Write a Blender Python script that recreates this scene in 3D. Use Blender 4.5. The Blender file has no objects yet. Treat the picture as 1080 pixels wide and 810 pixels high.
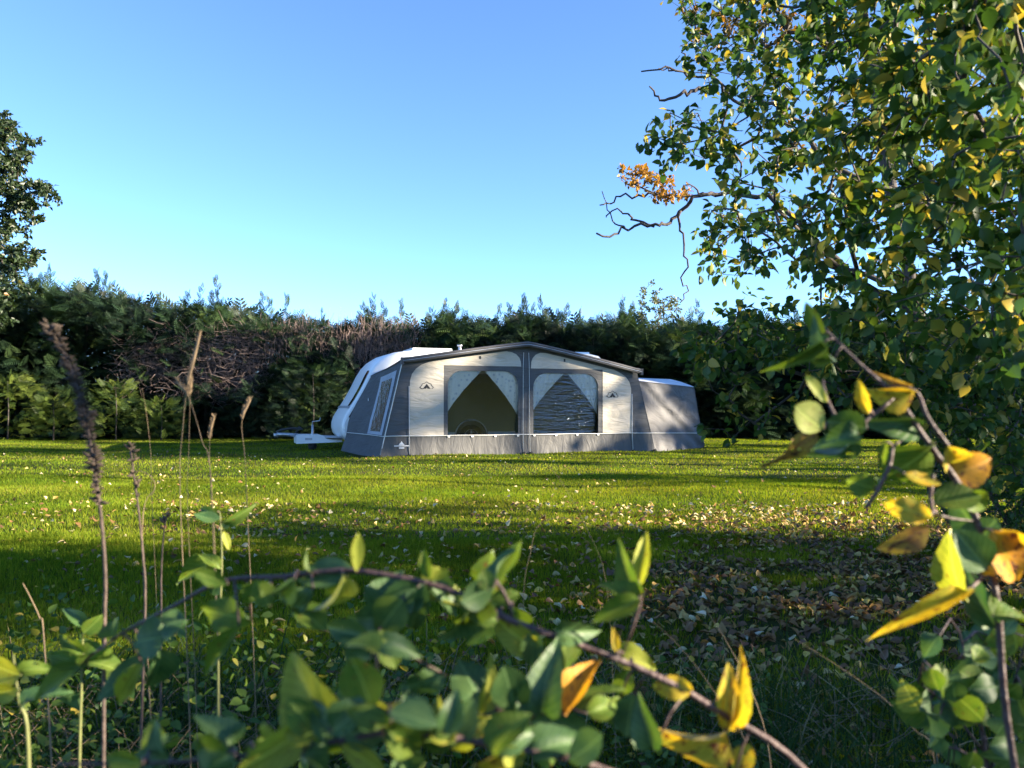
import bpy, math, random
import numpy as np
from mathutils import Vector, Matrix
from mathutils.geometry import tessellate_polygon

rng = np.random.default_rng(7)
random.seed(7)
S = bpy.context.scene
COL = S.collection
R = math.radians
CAMH, FPX, HOR = 1.15, 848.0, 428.0      # eye height, focal length (in 1080-wide pixels), horizon row


def P(px, py, Y):
    """a measured photo position at distance Y -> world point (survey of the place)"""
    return Vector(((px - 540.0) * Y / FPX, Y, CAMH - (py - HOR) * Y / FPX))


def gz(x, y):
    return 0.025 * np.sin(x * 0.55 + 1.3) * np.cos(y * 0.4) + 0.02 * np.sin(x * 1.3 + y * 0.9) + 0.012 * np.sin(y * 2.1 - x * 0.7)


# ------------------------------------------------------------------ tagging
def tag(o, label=None, cat=None, group=None, kind=None):
    if label: o['label'] = label
    if cat: o['category'] = cat
    if group: o['group'] = group
    if kind: o['kind'] = kind
    return o


def empty(name, loc=(0, 0, 0), rz=0.0):
    o = bpy.data.objects.new(name, None)
    o.empty_display_size = 0.1
    COL.objects.link(o)
    o.location = loc
    o.rotation_euler = (0, 0, rz)
    return o


def thing(name, label, cat, loc=(0, 0, 0), rz=0.0, group=None):
    return tag(empty(name, loc, rz), label, cat, group)


def link(name, mesh, parent=None):
    o = bpy.data.objects.new(name, mesh)
    COL.objects.link(o)
    if parent: o.parent = parent
    return o


# ------------------------------------------------------------------ mesh helpers
class MB:
    def __init__(self):
        self.v, self.f, self.sm = [], [], []

    def add(self, vs, fs, smooth=False):
        b = len(self.v)
        self.v += [tuple(p) for p in vs]
        for f in fs:
            self.f.append(tuple(i + b for i in f)); self.sm.append(smooth)

    def box(self, a, b, bev=0.0):
        x0, y0, z0 = a; x1, y1, z1 = b
        vs = [(x0, y0, z0), (x1, y0, z0), (x1, y1, z0), (x0, y1, z0), (x0, y0, z1), (x1, y0, z1), (x1, y1, z1), (x0, y1, z1)]
        self.add(vs, [(3, 2, 1, 0), (4, 5, 6, 7), (0, 1, 5, 4), (1, 2, 6, 5), (2, 3, 7, 6), (3, 0, 4, 7)])

    def tube(self, pts, rad, n=6, cap=True):
        pts = [Vector(p) for p in pts]
        m = len(pts)
        if not hasattr(rad, '__len__'): rad = [rad] * m
        vs, fs = [], []
        prev = None
        for i, p in enumerate(pts):
            d = (pts[min(i + 1, m - 1)] - pts[max(i - 1, 0)])
            if d.length < 1e-9: d = Vector((0, 0, 1))
            d.normalize()
            if prev is None:
                a = Vector((0, 0, 1)) if abs(d.z) < 0.9 else Vector((1, 0, 0))
                u = d.cross(a).normalized()
            else:
                u = (prev - d * prev.dot(d))
                u = u.normalized() if u.length > 1e-6 else d.orthogonal().normalized()
            prev = u
            w = d.cross(u)
            for k in range(n):
                t = 2 * math.pi * k / n
                vs.append(p + (u * math.cos(t) + w * math.sin(t)) * rad[i])
        for i in range(m - 1):
            for k in range(n):
                k2 = (k + 1) % n
                fs.append((i * n + k, i * n + k2, (i + 1) * n + k2, (i + 1) * n + k))
        if cap:
            fs.append(tuple(reversed(range(n)))); fs.append(tuple(range((m - 1) * n, m * n)))
        self.add(vs, fs, True)

    def poly(self, outline, holes=(), y=0.0, thick=0.0, axis='y'):
        """flat polygon in local (x,z) with holes at depth y"""
        loops = [[Vector((p[0], p[1], 0)) for p in outline]] + [[Vector((p[0], p[1], 0)) for p in h] for h in holes]
        flat = [q for l in loops for q in l]
        tris = tessellate_polygon(loops)
        vs = [(q.x, y, q.y) for q in flat]
        fs = []
        for t in tris:
            a, b, c = (flat[i] for i in t)
            if (b - a).cross(c - a).z < 0: t = (t[0], t[2], t[1])
            fs.append(tuple(t))
        self.add(vs, fs)
        if thick:
            self.add([(q.x, y + thick, q.y) for q in flat], [tuple(reversed(f)) for f in fs])
            b = 0
            for l in loops:
                n = len(l)
                v2 = [(q.x, y, q.y) for q in l] + [(q.x, y + thick, q.y) for q in l]
                self.add(v2, [(i, i + n, (i + 1) % n + n, (i + 1) % n) for i in range(n)])

    def grid(self, fn, nu, nv, smooth=True):
        vs = [fn(i / nu, j / nv) for j in range(nv + 1) for i in range(nu + 1)]
        fs = [(j * (nu + 1) + i, j * (nu + 1) + i + 1, (j + 1) * (nu + 1) + i + 1, (j + 1) * (nu + 1) + i) for j in range(nv) for i in range(nu)]
        self.add(vs, fs, smooth)

    def mesh(self, name, mat):
        me = bpy.data.meshes.new(name)
        me.from_pydata(self.v, [], self.f)
        me.polygons.foreach_set('use_smooth', self.sm)
        if mat: me.materials.append(mat)
        me.update()
        return me

    def build(self, name, mat, parent=None):
        return link(name, self.mesh(name, mat), parent)


def big_mesh(name, verts, faces_flat, loop_tot, mats, attrs=None, mat_idx=None, smooth=False):
    me = bpy.data.meshes.new(name)
    nv, nl, nf = len(verts), len(faces_flat), len(loop_tot)
    me.vertices.add(nv); me.loops.add(nl); me.polygons.add(nf)
    me.vertices.foreach_set('co', np.ascontiguousarray(verts, dtype=np.float32).ravel())
    me.loops.foreach_set('vertex_index', np.ascontiguousarray(faces_flat, dtype=np.int32))
    st = np.zeros(nf, np.int32); st[1:] = np.cumsum(loop_tot)[:-1]
    me.polygons.foreach_set('loop_start', st)
    if mat_idx is not None: me.polygons.foreach_set('material_index', np.ascontiguousarray(mat_idx, dtype=np.int32))
    if smooth: me.polygons.foreach_set('use_smooth', np.ones(nf, bool))
    for m in (mats if isinstance(mats, (list, tuple)) else [mats]): me.materials.append(m)
    for k, a in (attrs or {}).items():
        at = me.attributes.new(k, 'FLOAT', 'FACE')
        at.data.foreach_set('value', np.ascontiguousarray(a, dtype=np.float32))
    me.update(calc_edges=True)
    me.validate()
    return me


def nrm(a):
    return a / np.maximum(np.linalg.norm(a, axis=-1, keepdims=True), 1e-9)


def frames(xd, up):
    """orthonormal frames with x along xd and z near up"""
    x = nrm(xd)
    y = nrm(np.cross(up, x))
    z = np.cross(x, y)
    return np.stack([x, y, z], axis=2)   # columns


def scatter_arrays(tv, tf, F, t, scale, tone):
    """copies of a template: returns verts, flat faces, loop totals, tone per face"""
    tv = np.asarray(tv, float)
    N, V = len(t), len(tv)
    sc = np.asarray(scale, float)
    if sc.ndim == 1: sc = sc[:, None]
    loc = tv[None] * sc[:, None, :]
    verts = np.einsum('nij,nvj->nvi', F, loc) + t[:, None, :]
    ff = np.concatenate([np.array(f) for f in tf]); lt = np.array([len(f) for f in tf])
    flat = (ff[None] + (np.arange(N) * V)[:, None]).ravel()
    return verts.reshape(-1, 3), flat, np.tile(lt, N), np.repeat(tone, len(tf))


def merge(parts):
    off, V, Fl, L, T = 0, [], [], [], []
    for v, f, l, t in parts:
        V.append(v); Fl.append(f + off); L.append(l); T.append(t); off += len(v)
    return np.concatenate(V), np.concatenate(Fl), np.concatenate(L), np.concatenate(T)


def scatter(name, parts, mat, parent=None):
    v, f, l, t = merge(parts)
    return link(name, big_mesh(name, v, f, l, mat, {'tone': t}), parent)


# ------------------------------------------------------------------ materials
def new_mat(name):
    m = bpy.data.materials.new(name); m.use_nodes = True
    nt = m.node_tree; nt.nodes.clear()
    out = nt.nodes.new('ShaderNodeOutputMaterial')
    return m, nt, out


def N(nt, t, **kw):
    n = nt.nodes.new(t)
    for k, v in kw.items():
        if k in n.inputs.keys() if hasattr(n.inputs, 'keys') else False:
            n.inputs[k].default_value = v
        else:
            setattr(n, k, v)
    return n


def setin(n, **kw):
    for k, v in kw.items():
        n.inputs[k.replace('_', ' ')].default_value = v
    return n


def rgba(c): return (c[0], c[1], c[2], 1.0)


def ramp(nt, stops, interp='LINEAR'):
    r = nt.nodes.new('ShaderNodeValToRGB')
    e = r.color_ramp.elements
    r.color_ramp.interpolation = interp
    while len(e) > 1: e.remove(e[-1])
    e[0].position = stops[0][0]; e[0].color = rgba(stops[0][1])
    for p, c in stops[1:]:
        q = e.new(p); q.color = rgba(c)
    return r


def simple(name, col, rough=0.5, metal=0.0, var=0.15, vscale=8.0, bump=0.0, bscale=40.0, stretch=(1, 1, 1), spec=0.5, bdist=0.02):
    m, nt, out = new_mat(name)
    b = nt.nodes.new('ShaderNodeBsdfPrincipled')
    setin(b, Roughness=rough, Metallic=metal)
    b.inputs['Specular IOR Level'].default_value = spec
    tc = nt.nodes.new('ShaderNodeTexCoord')
    mp = nt.nodes.new('ShaderNodeMapping'); mp.inputs['Scale'].default_value = stretch
    nt.links.new(tc.outputs['Object'], mp.inputs[0])
    nz = nt.nodes.new('ShaderNodeTexNoise'); setin(nz, Scale=vscale, Detail=6.0)
    nt.links.new(mp.outputs[0], nz.inputs['Vector'])
    r = ramp(nt, [(0.3, [c * (1 - var) for c in col]), (0.7, [min(1, c * (1 + var)) for c in col])])
    nt.links.new(nz.outputs['Fac'], r.inputs[0]); nt.links.new(r.outputs[0], b.inputs['Base Color'])
    if bump:
        n2 = nt.nodes.new('ShaderNodeTexNoise'); setin(n2, Scale=bscale, Detail=4.0)
        nt.links.new(mp.outputs[0], n2.inputs['Vector'])
        bp = nt.nodes.new('ShaderNodeBump'); setin(bp, Strength=bump, Distance=bdist)
        nt.links.new(n2.outputs['Fac'], bp.inputs['Height']); nt.links.new(bp.outputs[0], b.inputs['Normal'])
    nt.links.new(b.outputs[0], out.inputs[0])
    return m


def foliage(name, stops, trans=0.4, rough=0.45, gloss=0.06, noise=None, tcol=(1.0, 1.0, 0.55), tmul=1.0):
    """leaf: diffuse + translucent + a waxy sheen, its colour taken from a per-leaf tone"""
    m, nt, out = new_mat(name)
    at = nt.nodes.new('ShaderNodeAttribute'); at.attribute_name = 'tone'
    r = ramp(nt, stops)
    nt.links.new(at.outputs['Fac'], r.inputs[0])
    col = r.outputs[0]
    if noise:
        tc = nt.nodes.new('ShaderNodeTexCoord')
        nz = nt.nodes.new('ShaderNodeTexNoise'); setin(nz, Scale=noise[0], Detail=3.0)
        nt.links.new(tc.outputs['Object'], nz.inputs['Vector'])
        rr = ramp(nt, [(0.3, (noise[1],) * 3), (0.7, (noise[2],) * 3)])
        nt.links.new(nz.outputs['Fac'], rr.inputs[0])
        mx = nt.nodes.new('ShaderNodeMix'); mx.data_type = 'RGBA'; mx.blend_type = 'MULTIPLY'; mx.inputs[0].default_value = 1
        nt.links.new(col, mx.inputs[6]); nt.links.new(rr.outputs[0], mx.inputs[7]); col = mx.outputs[2]
    d = nt.nodes.new('ShaderNodeBsdfDiffuse'); nt.links.new(col, d.inputs[0])
    t = nt.nodes.new('ShaderNodeBsdfTranslucent')
    mt = nt.nodes.new('ShaderNodeMix'); mt.data_type = 'RGBA'; mt.blend_type = 'MULTIPLY'; mt.inputs[0].default_value = 1
    nt.links.new(col, mt.inputs[6]); mt.inputs[7].default_value = rgba([c * tmul for c in tcol])
    nt.links.new(mt.outputs[2], t.inputs[0])
    m1 = nt.nodes.new('ShaderNodeMixShader'); m1.inputs[0].default_value = trans
    nt.links.new(d.outputs[0], m1.inputs[1]); nt.links.new(t.outputs[0], m1.inputs[2])
    g = nt.nodes.new('ShaderNodeBsdfGlossy'); g.inputs['Roughness'].default_value = rough
    m2 = nt.nodes.new('ShaderNodeMixShader'); m2.inputs[0].default_value = gloss
    nt.links.new(m1.outputs[0], m2.inputs[1]); nt.links.new(g.outputs[0], m2.inputs[2])
    nt.links.new(m2.outputs[0], out.inputs[0])
    return m


def near_leaf_mat(name, base, second, spot, spot_amt, trans=0.42, gloss=0.07):
    """big close leaf: midrib, side veins, blotches; UV along / across the leaf"""
    m, nt, out = new_mat(name)
    uv = nt.nodes.new('ShaderNodeUVMap'); sp = nt.nodes.new('ShaderNodeSeparateXYZ')
    nt.links.new(uv.outputs[0], sp.inputs[0])
    tc = nt.nodes.new('ShaderNodeTexCoord'); oi = nt.nodes.new('ShaderNodeObjectInfo')
    ad = nt.nodes.new('ShaderNodeVectorMath'); ad.operation = 'ADD'
    nt.links.new(tc.outputs['Object'], ad.inputs[0])
    cx = nt.nodes.new('ShaderNodeCombineXYZ')
    mu = nt.nodes.new('ShaderNodeMath'); mu.operation = 'MULTIPLY'; mu.inputs[1].default_value = 37.0
    nt.links.new(oi.outputs['Random'], mu.inputs[0])
    for k in range(3): nt.links.new(mu.outputs[0], cx.inputs[k])
    nt.links.new(cx.outputs[0], ad.inputs[1])
    nz = nt.nodes.new('ShaderNodeTexNoise'); setin(nz, Scale=2.2, Detail=3.0); nt.links.new(ad.outputs[0], nz.inputs['Vector'])
    r1 = ramp(nt, [(0.35, base), (0.65, second)]); nt.links.new(nz.outputs['Fac'], r1.inputs[0])
    n2 = nt.nodes.new('ShaderNodeTexNoise'); setin(n2, Scale=7.0, Detail=4.0); nt.links.new(ad.outputs[0], n2.inputs['Vector'])
    r2 = ramp(nt, [(0.72 - spot_amt, (0, 0, 0)), (0.78 - spot_amt, (1, 1, 1))]); nt.links.new(n2.outputs['Fac'], r2.inputs[0])
    mx = nt.nodes.new('ShaderNodeMix'); mx.data_type = 'RGBA'
    nt.links.new(r2.outputs[0], mx.inputs[0]); nt.links.new(r1.outputs[0], mx.inputs[6]); mx.inputs[7].default_value = rgba(spot)
    # veins:  |v-.5| small -> midrib ; sin(u*k + |v-.5|*q) -> side veins
    sb = nt.nodes.new('ShaderNodeMath'); sb.operation = 'SUBTRACT'; sb.inputs[1].default_value = 0.5; nt.links.new(sp.outputs['Y'], sb.inputs[0])
    ab = nt.nodes.new('ShaderNodeMath'); ab.operation = 'ABSOLUTE'; nt.links.new(sb.outputs[0], ab.inputs[0])
    rm = ramp(nt, [(0.012, (1, 1, 1)), (0.035, (0, 0, 0))]); nt.links.new(ab.outputs[0], rm.inputs[0])
    a1 = nt.nodes.new('ShaderNodeMath'); a1.operation = 'MULTIPLY_ADD'; a1.inputs[1].default_value = -0.9; nt.links.new(ab.outputs[0], a1.inputs[0]); nt.links.new(sp.outputs['X'], a1.inputs[2])
    a2 = nt.nodes.new('ShaderNodeMath'); a2.operation = 'MULTIPLY'; a2.inputs[1].default_value = 44.0; nt.links.new(a1.outputs[0], a2.inputs[0])
    a3 = nt.nodes.new('ShaderNodeMath'); a3.operation = 'SINE'; nt.links.new(a2.outputs[0], a3.inputs[0])
    rs = ramp(nt, [(0.86, (0, 0, 0)), (1.0, (0.5, 0.5, 0.5))]); nt.links.new(a3.outputs[0], rs.inputs[0])
    mxv = nt.nodes.new('ShaderNodeMath'); mxv.operation = 'MAXIMUM'; nt.links.new(rm.outputs[0], mxv.inputs[0]); nt.links.new(rs.outputs[0], mxv.inputs[1])
    vv = nt.nodes.new('ShaderNodeMath'); vv.operation = 'MULTIPLY'; vv.inputs[1].default_value = 0.8; nt.links.new(mxv.outputs[0], vv.inputs[0])
    m3 = nt.nodes.new('ShaderNodeMix'); m3.data_type = 'RGBA'
    nt.links.new(vv.outputs[0], m3.inputs[0]); nt.links.new(mx.outputs[2], m3.inputs[6]); m3.inputs[7].default_value = rgba([min(1, c * 1.7 + 0.03) for c in second])
    bp = nt.nodes.new('ShaderNodeBump'); setin(bp, Strength=0.35, Distance=0.05); bp.invert = True; nt.links.new(mxv.outputs[0], bp.inputs['Height'])
    d = nt.nodes.new('ShaderNodeBsdfDiffuse'); nt.links.new(m3.outputs[2], d.inputs[0]); nt.links.new(bp.outputs[0], d.inputs['Normal'])
    t = nt.nodes.new('ShaderNodeBsdfTranslucent')
    mt = nt.nodes.new('ShaderNodeMix'); mt.data_type = 'RGBA'; mt.blend_type = 'MULTIPLY'; mt.inputs[0].default_value = 1
    nt.links.new(m3.outputs[2], mt.inputs[6]); mt.inputs[7].default_value = (1.4, 1.35, 0.5, 1); nt.links.new(mt.outputs[2], t.inputs[0])
    m1 = nt.nodes.new('ShaderNodeMixShader'); m1.inputs[0].default_value = trans
    nt.links.new(d.outputs[0], m1.inputs[1]); nt.links.new(t.outputs[0], m1.inputs[2])
    g = nt.nodes.new('ShaderNodeBsdfGlossy'); g.inputs['Roughness'].default_value = 0.5; nt.links.new(bp.outputs[0], g.inputs['Normal'])
    fr = nt.nodes.new('ShaderNodeFresnel'); fr.inputs['IOR'].default_value = 1.45
    f2 = nt.nodes.new('ShaderNodeMath'); f2.operation = 'MULTIPLY_ADD'; f2.inputs[1].default_value = 0.13; f2.inputs[2].default_value = gloss * 0.2; f2.use_clamp = True
    nt.links.new(fr.outputs[0], f2.inputs[0])
    m2 = nt.nodes.new('ShaderNodeMixShader'); nt.links.new(f2.outputs[0], m2.inputs[0])
    nt.links.new(m1.outputs[0], m2.inputs[1]); nt.links.new(g.outputs[0], m2.inputs[2])
    n3 = nt.nodes.new('ShaderNodeTexNoise'); setin(n3, Scale=4.5, Detail=1.0); nt.links.new(ad.outputs[0], n3.inputs['Vector'])
    r3 = ramp(nt, [(0.735, (0, 0, 0)), (0.745, (1, 1, 1))]); nt.links.new(n3.outputs['Fac'], r3.inputs[0])
    th = nt.nodes.new('ShaderNodeBsdfTransparent'); m4 = nt.nodes.new('ShaderNodeMixShader'); nt.links.new(r3.outputs[0], m4.inputs[0])
    nt.links.new(m2.outputs[0], m4.inputs[1]); nt.links.new(th.outputs[0], m4.inputs[2])
    nt.links.new(m4.outputs[0], out.inputs[0])
    return m


def pvc(name, tint, wave, wscale, stretch, gloss_rough=0.05, refl=0.08, bstr=0.6, ior=1.5):
    m, nt, out = new_mat(name)
    tc = nt.nodes.new('ShaderNodeTexCoord'); mp = nt.nodes.new('ShaderNodeMapping'); mp.inputs['Scale'].default_value = stretch
    nt.links.new(tc.outputs['Object'], mp.inputs[0])
    nz = nt.nodes.new('ShaderNodeTexNoise'); setin(nz, Scale=wscale, Detail=3.0, Distortion=0.6); nt.links.new(mp.outputs[0], nz.inputs['Vector'])
    bp = nt.nodes.new('ShaderNodeBump'); setin(bp, Strength=bstr, Distance=wave); nt.links.new(nz.outputs['Fac'], bp.inputs['Height'])
    tr = nt.nodes.new('ShaderNodeBsdfTransparent'); tr.inputs[0].default_value = rgba(tint)
    g = nt.nodes.new('ShaderNodeBsdfGlossy'); g.inputs['Roughness'].default_value = gloss_rough; nt.links.new(bp.outputs[0], g.inputs['Normal'])
    fr = nt.nodes.new('ShaderNodeFresnel'); fr.inputs['IOR'].default_value = ior
    ma = nt.nodes.new('ShaderNodeMath'); ma.operation = 'ADD'; ma.inputs[1].default_value = refl; ma.use_clamp = True; nt.links.new(fr.outputs[0], ma.inputs[0])
    mx = nt.nodes.new('ShaderNodeMixShader'); nt.links.new(ma.outputs[0], mx.inputs[0]); nt.links.new(tr.outputs[0], mx.inputs[1]); nt.links.new(g.outputs[0], mx.inputs[2])
    nt.links.new(mx.outputs[0], out.inputs[0])
    return m


def fabric(name, col, wrinkle=0.5, stretch=(0.6, 1, 2.4), wscale=2.2, rough=0.8, var=0.12, trans=0.0):
    m, nt, out = new_mat(name)
    tc = nt.nodes.new('ShaderNodeTexCoord'); mp = nt.nodes.new('ShaderNodeMapping'); mp.inputs['Scale'].default_value = stretch
    nt.links.new(tc.outputs['Object'], mp.inputs[0])
    nz = nt.nodes.new('ShaderNodeTexNoise'); setin(nz, Scale=wscale, Detail=3.0, Distortion=0.8); nt.links.new(mp.outputs[0], nz.inputs['Vector'])
    nf = nt.nodes.new('ShaderNodeTexNoise'); setin(nf, Scale=140.0, Detail=1.0); nt.links.new(tc.outputs['Object'], nf.inputs['Vector'])
    st = nt.nodes.new('ShaderNodeTexNoise'); setin(st, Scale=1.6, Detail=6.0); nt.links.new(tc.outputs['Object'], st.inputs['Vector'])
    r = ramp(nt, [(0.3, [c * (1 - var) for c in col]), (0.7, [c * (1 + var * 0.6) for c in col])]); nt.links.new(st.outputs['Fac'], r.inputs[0])
    b1 = nt.nodes.new('ShaderNodeBump'); setin(b1, Strength=wrinkle, Distance=0.12); nt.links.new(nz.outputs['Fac'], b1.inputs['Height'])
    b2 = nt.nodes.new('ShaderNodeBump'); setin(b2, Strength=0.12, Distance=0.004); nt.links.new(nf.outputs['Fac'], b2.inputs['Height']); nt.links.new(b1.outputs[0], b2.inputs['Normal'])
    b = nt.nodes.new('ShaderNodeBsdfPrincipled'); setin(b, Roughness=rough); b.inputs['Specular IOR Level'].default_value = 0.25
    nt.links.new(r.outputs[0], b.inputs['Base Color']); nt.links.new(b2.outputs[0], b.inputs['Normal'])
    if trans:
        t = nt.nodes.new('ShaderNodeBsdfTranslucent'); nt.links.new(r.outputs[0], t.inputs[0])
        mx = nt.nodes.new('ShaderNodeMixShader'); mx.inputs[0].default_value = trans
        nt.links.new(b.outputs[0], mx.inputs[1]); nt.links.new(t.outputs[0], mx.inputs[2]); nt.links.new(mx.outputs[0], out.inputs[0])
    else:
        nt.links.new(b.outputs[0], out.inputs[0])
    return m


def ground_mat():
    m, nt, out = new_mat('soil_and_turf')
    tc = nt.nodes.new('ShaderNodeTexCoord')
    n1 = nt.nodes.new('ShaderNodeTexNoise'); setin(n1, Scale=0.7, Detail=7.0); nt.links.new(tc.outputs['Object'], n1.inputs['Vector'])
    r1 = ramp(nt, [(0.35, (0.035, 0.045, 0.012)), (0.55, (0.05, 0.07, 0.014)), (0.75, (0.075, 0.055, 0.03))]); nt.links.new(n1.outputs['Fac'], r1.inputs[0])
    n2 = nt.nodes.new('ShaderNodeTexNoise'); setin(n2, Scale=60.0, Detail=5.0); nt.links.new(tc.outputs['Object'], n2.inputs['Vector'])
    r2 = ramp(nt, [(0.3, (0.5, 0.5, 0.5)), (0.7, (1.25, 1.2, 1.1))]); nt.links.new(n2.outputs['Fac'], r2.inputs[0])
    mx = nt.nodes.new('ShaderNodeMix'); mx.data_type = 'RGBA'; mx.blend_type = 'MULTIPLY'; mx.inputs[0].default_value = 1
    nt.links.new(r1.outputs[0], mx.inputs[6]); nt.links.new(r2.outputs[0], mx.inputs[7])
    bp = nt.nodes.new('ShaderNodeBump'); setin(bp, Strength=0.8, Distance=0.03); nt.links.new(n2.outputs['Fac'], bp.inputs['Height'])
    b = nt.nodes.new('ShaderNodeBsdfPrincipled'); setin(b, Roughness=0.95); b.inputs['Specular IOR Level'].default_value = 0.095
    nt.links.new(mx.outputs[2], b.inputs['Base Color']); nt.links.new(bp.outputs[0], b.inputs['Normal']); nt.links.new(b.outputs[0], out.inputs[0])
    return m


def curtain_mat():
    m, nt, out = new_mat('lace_curtain')
    tc = nt.nodes.new('ShaderNodeTexCoord')
    vo = nt.nodes.new('ShaderNodeTexVoronoi'); setin(vo, Scale=9.0); nt.links.new(tc.outputs['Object'], vo.inputs['Vector'])
    r = ramp(nt, [(0.12, (0.66, 0.69, 0.78)), (0.35, (0.97, 0.97, 0.97))]); nt.links.new(vo.outputs['Distance'], r.inputs[0])
    mp = nt.nodes.new('ShaderNodeMapping'); mp.inputs['Scale'].default_value = (9, 9, 1.2); nt.links.new(tc.outputs['Object'], mp.inputs[0])
    nz = nt.nodes.new('ShaderNodeTexNoise'); setin(nz, Scale=2.0, Detail=2.0); nt.links.new(mp.outputs[0], nz.inputs['Vector'])
    bp = nt.nodes.new('ShaderNodeBump'); setin(bp, Strength=0.4, Distance=0.05); nt.links.new(nz.outputs['Fac'], bp.inputs['Height'])
    d = nt.nodes.new('ShaderNodeBsdfDiffuse'); nt.links.new(r.outputs[0], d.inputs[0]); nt.links.new(bp.outputs[0], d.inputs['Normal'])
    t = nt.nodes.new('ShaderNodeBsdfTranslucent'); nt.links.new(r.outputs[0], t.inputs[0])
    mx = nt.nodes.new('ShaderNodeMixShader'); mx.inputs[0].default_value = 0.02
    nt.links.new(d.outputs[0], mx.inputs[1]); nt.links.new(t.outputs[0], mx.inputs[2]); nt.links.new(mx.outputs[0], out.inputs[0])
    return m


M = {}
M['ground'] = ground_mat()
M['cream'] = fabric('cream_canvas', (0.5, 0.45, 0.375), wrinkle=0.55)
M['grey'] = fabric('grey_canvas', (0.092, 0.094, 0.10), wrinkle=0.45)
M['skirt'] = fabric('grey_mud_flap', (0.095, 0.094, 0.094), wrinkle=0.25, stretch=(2.6, 1, 0.9), rough=0.55)
M['annex'] = fabric('grey_annexe_cloth', (0.125, 0.123, 0.127), wrinkle=0.8, stretch=(1.0, 1, 1.2), wscale=1.5)
M['annexroof'] = fabric('pale_annexe_roof', (0.6, 0.62, 0.66), wrinkle=0.5, rough=0.5)
M['roofc'] = fabric('awning_roof_cloth', (0.085, 0.082, 0.085), wrinkle=0.2, rough=0.55)
M['piping'] = simple('white_piping', (0.6, 0.6, 0.58), 0.5, var=0.08)
M['pvc_a'] = pvc('clear_window_film', (0.96, 0.96, 0.92), 0.02, 9, (1, 1, 1.6), refl=0.05, bstr=0.5)
M['pvc_b'] = pvc('crinkled_window_film', (0.92, 0.92, 0.88), 0.06, 5.0, (0.35, 1, 3.6), refl=0.12, bstr=0.75)
M['pvc_c'] = pvc('side_window_film', (0.16, 0.17, 0.2), 0.05, 4.0, (4.5, 4.5, 0.7), refl=0.006, bstr=0.3, ior=1.12)
M['pvc_rim'] = fabric('pale_window_rim', (0.33, 0.36, 0.42), wrinkle=0.3)
M['lace'] = curtain_mat()
M['logo'] = simple('black_print', (0.012, 0.012, 0.014), 0.6, var=0.05)
M['logow'] = simple('white_print', (0.7, 0.7, 0.7), 0.6, var=0.05)
M['steel'] = simple('awning_pole_steel', (0.5, 0.5, 0.5), 0.35, 1.0)
M['caravan'] = simple('white_caravan_shell', (0.78, 0.79, 0.8), 0.28, var=0.03, vscale=2.0)
M['cshade'] = simple('shaded_caravan_side', (0.19, 0.18, 0.09), 0.45, var=0.05, vscale=2.0)  # white side darkened to olive, shade inside the awning put into the colour
M['cglass'] = simple('dark_acrylic_window', (0.008, 0.009, 0.011), 0.08, var=0.1)
M['black'] = simple('black_plastic', (0.015, 0.015, 0.016), 0.45, var=0.1)
M['rubber'] = simple('tyre_rubber', (0.02, 0.02, 0.02), 0.8, var=0.2)
M['alloy'] = simple('alloy_wheel', (0.5, 0.5, 0.52), 0.35, 0.8)
M['zinc'] = simple('galvanised_steel', (0.45, 0.46, 0.48), 0.45, 0.9, bump=0.2)
M['cable'] = simple('grey_cable', (0.25, 0.25, 0.25), 0.6)
M['bark'] = simple('twig_bark', (0.075, 0.06, 0.05), 0.85, var=0.35, vscale=25, bump=0.6, bscale=60)
M['barkdark'] = simple('dark_bark', (0.05, 0.042, 0.038), 0.9, var=0.4, vscale=12, bump=0.8, bscale=30)
M['deadtwig'] = simple('dead_conifer_twigs', (0.15, 0.11, 0.10), 0.9, var=0.45, vscale=6)
M['stem'] = simple('purple_brown_stem', (0.065, 0.036, 0.034), 0.6, var=0.35, vscale=30, bump=0.4, bscale=80)
M['greenstem'] = simple('green_stalk', (0.12, 0.13, 0.04), 0.6, var=0.3, vscale=30)
M['drystalk'] = simple('dry_grass_stalk', (0.19, 0.135, 0.08), 0.85, var=0.3, vscale=30)
M['deadstalk'] = simple('dead_seed_stalk', (0.07, 0.05, 0.042), 0.9, var=0.4, vscale=60, bump=0.5)
M['seed'] = simple('dry_seed_capsules', (0.06, 0.042, 0.03), 0.9, var=0.6, vscale=70)

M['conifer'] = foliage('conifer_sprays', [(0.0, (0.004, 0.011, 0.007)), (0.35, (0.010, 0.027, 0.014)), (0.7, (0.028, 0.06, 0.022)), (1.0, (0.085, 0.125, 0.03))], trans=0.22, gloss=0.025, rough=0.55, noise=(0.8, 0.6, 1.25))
M['shoots'] = foliage('fresh_conifer_shoots', [(0.0, (0.03, 0.06, 0.02)), (0.5, (0.085, 0.13, 0.025)), (1.0, (0.16, 0.20, 0.04))], trans=0.3, gloss=0.03)
M['oakleaf'] = foliage('oak_leaves', [(0.0, (0.018, 0.034, 0.014)), (0.7, (0.035, 0.06, 0.016)), (0.92, (0.09, 0.08, 0.02)), (1.0, (0.2, 0.1, 0.02))], trans=0.3, gloss=0.04)
M['autumn'] = foliage('autumn_oak_leaves', [(0.0, (0.05, 0.06, 0.015)), (0.35, (0.22, 0.12, 0.02)), (0.7, (0.38, 0.17, 0.02)), (1.0, (0.5, 0.28, 0.04))], trans=0.4, gloss=0.03)
M['birch'] = foliage('pale_birch_leaves', [(0.0, (0.06, 0.08, 0.03)), (1.0, (0.16, 0.17, 0.07))], trans=0.4, gloss=0.03)
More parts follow.
